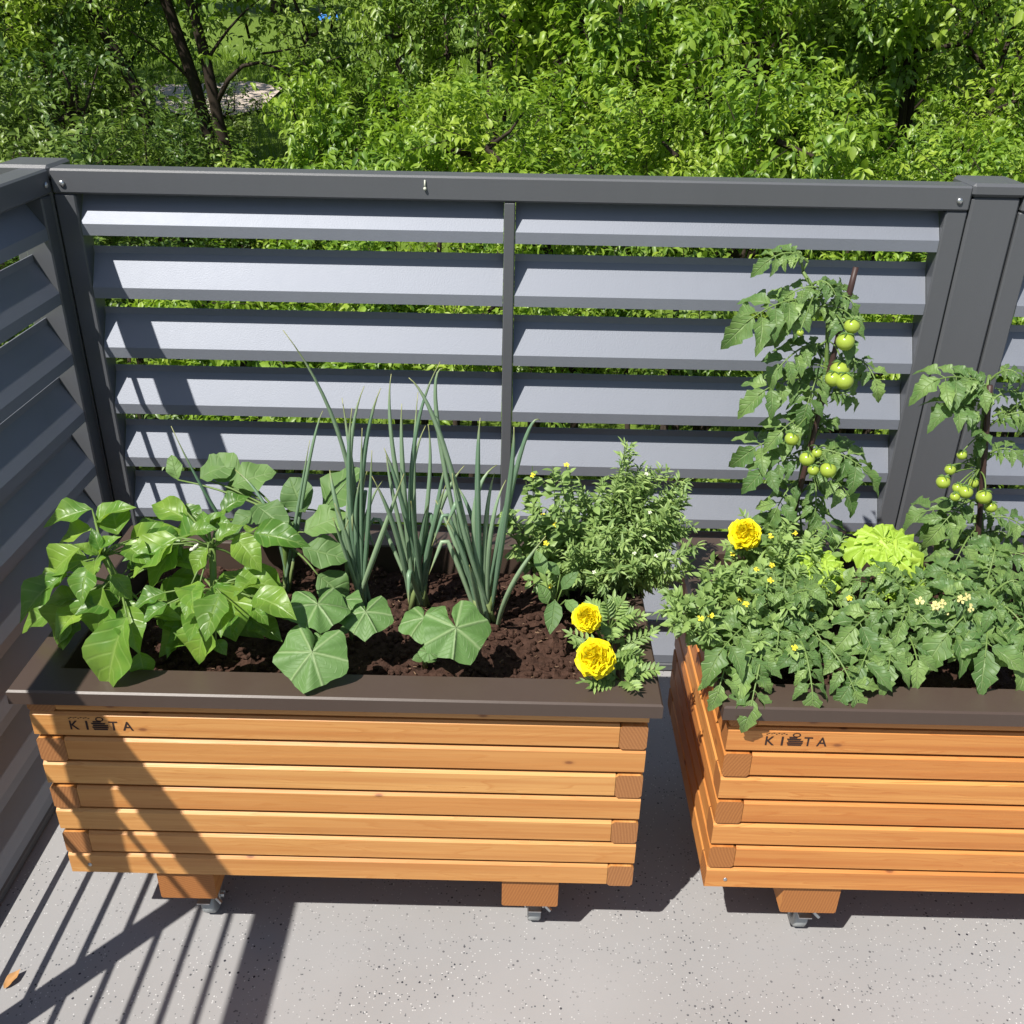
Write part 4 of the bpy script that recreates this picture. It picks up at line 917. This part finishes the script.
def marigold(D_,label,hubs):
    root=plant('marigold',D_['base'],label,'marigold'); s=MB();l_=MB(); b=V(D_['base'])
    for (c,r) in D_['flowers']:
        c=V(c); f=MB(); pompon(f,c,r); f.build('flower_head',M_PETAL,root)
        k=MB(); k.tube([c+V((0,.4,-.75))*r*1.0,c+V((0,.2,-.35))*r*.6,c],[.004,r*.3,r*.42],8); k.build('calyx',M_CALYX,root)
        s.tube(bez(b,(b+c)/2+V((.01,.02,.02)),c+V((0,.3,-.6))*r,7),.0024,5)
    for h,ln in hubs: feathery(s,l_,h,[V((random.gauss(0,1),random.gauss(-.25,.8),random.uniform(.25,1.3))) for _ in range(11)],ln)
    s.build('stem',M_STEM,root); l_.build('foliage',M_MARL,root); settle(root)
marigold(MAR1,'marigold with two bright yellow blooms by the right end of the left planter',[(V(MAR1['base'])+V((.0,-.05,.05)),.075),(V(MAR1['base'])+V((.015,-.11,.045)),.06),(V(MAR1['base'])+V((0,-.02,.09)),.05)])
marigold(MAR2,'marigold with a single yellow bloom at the back left of the right planter',[(V(MAR2['base'])+V((0,-.03,.08)),.09),(V(MAR2['base'])+V((-.03,-.02,.12)),.07)])

# tomatoes
def compound(s,by,a,b,size,npair=4,T_=T_TOM,sag=.03):
    a=V(a);b=V(b); L=(b-a).length; b=a.lerp(b,.74); pts=bez(a,(a+b)/2+V((0,0,sag)),b,10); s.tube(pts,[.0022*(1.15-.07*i) for i in range(11)],5,cap=False)
    for j in range(npair):
        i=int(3+6*j/max(1,npair-.4)); p=pts[min(i,9)]; ax=(pts[min(i+1,10)]-pts[i-1]).normalized(); sd=ax.cross(V((0,-.5,1))).normalized()
        for sg in (-1,1):
            q=p+(sd*sg*.9+ax*.45+V((0,-.05,random.uniform(-.35,.05)))).normalized()*L*size*(.62+.09*j)*random.uniform(.85,1.1)
            p2=p+(q-p)*.12; s.tube([p,p2],.001,4,cap=False)
            by[random.randrange(3)].append(frame(p2,q,random.uniform(.62,.85),V((0,-.5,1))+rv(.25)))
            if random.random()<.6:
                p3=pts[i-1]; q3=p3+(sd*sg+V((0,0,-.2)))*L*size*.3; by[0].append(frame(p3,q3,.9,V((0,-.4,1))+rv(.2)))
    ax=(pts[10]-pts[8]).normalized(); by[random.randrange(3)].append(frame(pts[9],pts[9]+(ax+V((0,0,-.25)))*L*size*.85,.75,V((0,-.55,1))+rv(.2)))
def tomato(name,D_,label,size=.5,stemr=.005,extra=0,flowers=0,cen=None):
    root=plant(name,D_['stem'][0],label,'tomato plant'); s=MB();l_=MB();by=[[],[],[]]
    st=[V(p) for p in D_['stem']]; s.tube(st,[stemr*(1.2-.7*i/len(st)) for i in range(len(st))],7)
    for a,b in D_['leaves']:
        n=min(st+[ (st[i]+st[i+1])/2 for i in range(len(st)-1)],key=lambda q:(q-V(a)).length); s.tube([n,(n+V(a))/2,a],.002,5)
        compound(s,by,a,b,size)
    for k in range(extra):
        a=random.choice(st[1:-1] if len(st)>3 else st[1:])+rv(.015); d=V((random.gauss(0,1),random.gauss(-.3,.6),random.gauss(.1,.5))).normalized()
        compound(s,by,a,a+d*random.uniform(.06,.13),size,3)
    for i,mm in enumerate(by): put(l_,T_TOM[i],mm)
    fr=D_.get('fruits',[])
    for (c,r) in fr:
        c=V(c); f=MB(); f.ball(c,r,18,12,(1,1,.93),lambda d:1-.06*max(0,d.z)**6+.012*math.cos(5*math.atan2(d.y,d.x))); ob=f.build('tomato_fruit',M_FRUIT,root)
        k=MB(); 
        for j in range(5):
            a=j*1.257+random.random(); k.tube([c+V((0,0,r*.9)),c+V((math.cos(a)*r*.5,math.sin(a)*r*.5,r*.93)),c+V((math.cos(a)*r*.95,math.sin(a)*r*.95,r*.75))],[.0015,.0013,.0004],4)
        k.build('calyx',M_CALYX,ob)
        n=min(st+[(st[i]+st[i+1])/2 for i in range(len(st)-1)],key=lambda q:(q-c).length); s.tube(bez(n,(n+c)/2+V((0,-.01,.025)),c+V((0,0,r*.9)),5),.0014,5)
    if flowers:
        f=MB()
        for k in range(flowers):
            c=V(cen)+V((random.gauss(0,.03),random.gauss(0,.02),random.gauss(0,.012))); blossom(f,c,.008,5,(random.gauss(0,.3),-.8,.6))
        f.build('blossoms',M_CREAM,root)
    s.build('stem',M_STEM,root); l_.build('foliage',M_TOM,root)
    for ch in root.children:
        ch.location=-root.location
    return root
r=tomato('tomato_plant',T1,'tall tomato plant with green fruit climbing the leaning brown stake',.5,extra=34)
r=tomato('tomato_plant',T2,'tomato plant with a cluster of green fruit by the right edge of the photo',.5,extra=18)
r=tomato('tomato_plant',T3,'low tomato plant with broad leaves in front of the lettuces',.42,.004,20)
r=tomato('tomato_plant',T4,'low tomato plant with pale blossoms at the front right edge',.55,.005,16,8,T4_BL)
r=tomato('tomato_plant',T5,'low tomato plant whose leaves hang over the front rim above the lettering',.40,.004,22)
GS='brown stakes holding up the tomatoes'
for q,(D_,lab) in enumerate(((T1,'brown stake leaning right inside the tall tomato plant'),(T2,'brown stake inside the tomato plant at the right edge'))):
    a,b=V(D_['stake'][0]),V(D_['stake'][1]); m=MB(); n=18
    m.tube([a.lerp(b,i/n) for i in range(n+1)],[.0048+.0006*(i%2) for i in range(n+1)],9)
    o=m.build('plant_stake',M_STAKE); tag(o,lab,'stake',GS)
# lettuces
for q,((c0,c1,R),lab) in enumerate(zip(LET,('largest yellow-green lettuce, in the middle of the right planter','smaller yellow-green lettuce half hidden left of the largest one','yellow-green lettuce tucked behind the low tomato leaves'))):
    root=plant('lettuce',c0,lab,'lettuce'); cc=V(c1); st=MB(); st.tube([c0,(V(c0)+cc)/2,cc+V((0,0,-.01))],[.012,.013,.012],8); st.build('stalk',M_STEM2,root)
    l_=MB()
    for k in range(16):
        a=k*2.4; el=.1+.08*k; d=V((math.cos(a)*math.cos(el),math.sin(a)*math.cos(el),math.sin(el)))
        c=cc+d*R*.55*(1-.03*k); n=(V((0,-.25,1))+d*(.9-.12*k)); 
        put(l_,palmate(R*.62*(1-.035*k),q*20+k,9,.30,.30,.8),[disc_frame(c,n,d)])
    l_.build('foliage',M_LET,root); settle(root)
# wide marigold cushion at the left end of the right planter
root=plant('signet_marigold',SIG['base'],'sprawling cushion of feathery leaves and tiny yellow flowers, leftmost in the right planter','marigold plant')
s=MB();l_=MB();fl=MB()
for cen,rad,n in C_SIG:
    tp=twiggy(s,l_,V(cen)*.6+V(SIG['base'])*.4-V((0,0,.04)),cen,rad,n,[T_NAR[0],T_NAR[1],T_SMALL[1]],.032,13,.25,1.15,.7,.1)
    for t_ in tp[::10]: blossom(fl,t_+V((0,-.008,.008)),.006)
s.build('stems',M_STEM,root); l_.build('foliage',M_MARL,root); fl.build('blossoms',M_PETAL2,root); settle(root)

# dry leaf on the floor
m=MB(); put(m,tmpl(ov(.3,.4,.9),8,2,.5,-.25,.2,.3,3),[frame((-.112,-.108,.004),(-.100,-.076,.004),.9,(0,0,1))])
tag(m.build('dry_leaf',m_plain('dead_leaf',(.42,.22,.08),.7,.2,200)),'curled dry brown leaf on the floor by the left fence','fallen leaf')

# ------------------------------------------------------------------ light, sky, camera
sd=V((.4545,.526,-1.0)).normalized()
ld=bpy.data.lights.new('sun','SUN'); ld.energy=4.6; ld.angle=math.radians(.5); ld.color=(1,.955,.88)
so=bpy.data.objects.new('sun',ld); COL.objects.link(so); so.rotation_euler=sd.to_track_quat('-Z','Y').to_euler(); so.location=(-4,-5,9)
w=bpy.data.worlds.new('World'); S.world=w; w.use_nodes=True; nt=w.node_tree
bg=nt.nodes['Background']; sk=nt.nodes.new('ShaderNodeTexSky'); sk.sky_type='NISHITA'; sk.sun_disc=False
sk.sun_elevation=math.asin(-sd.z); sk.sun_rotation=math.atan2(-sd.x,-sd.y)
nt.links.new(sk.outputs[0],bg.inputs[0]); bg.inputs[1].default_value=.064
cx,cy,cz,ya,pi_,ro,f=0.78115,-1.21685,1.57095,-.00605,.48728,.01854,967.77
fw=V((math.sin(ya)*math.cos(pi_),math.cos(ya)*math.cos(pi_),-math.sin(pi_))); rr_=V((math.cos(ya),-math.sin(ya),0)); uu=rr_.cross(fw)
r2=rr_*math.cos(ro)+uu*math.sin(ro); u2=-rr_*math.sin(ro)+uu*math.cos(ro)
cd=bpy.data.cameras.new('camera'); cam=bpy.data.objects.new('camera',cd); COL.objects.link(cam)
cam.matrix_world=Matrix(((r2.x,u2.x,-fw.x,cx),(r2.y,u2.y,-fw.y,cy),(r2.z,u2.z,-fw.z,cz),(0,0,0,1)))
cd.sensor_width=36; cd.lens=f/1024*36; cd.clip_end=500; cd.clip_start=.02
S.camera=cam
S.view_settings.view_transform='Standard'; S.view_settings.look='None'; S.view_settings.exposure=0.68; S.view_settings.gamma=1
S.render.resolution_x=1024; S.render.resolution_y=1024
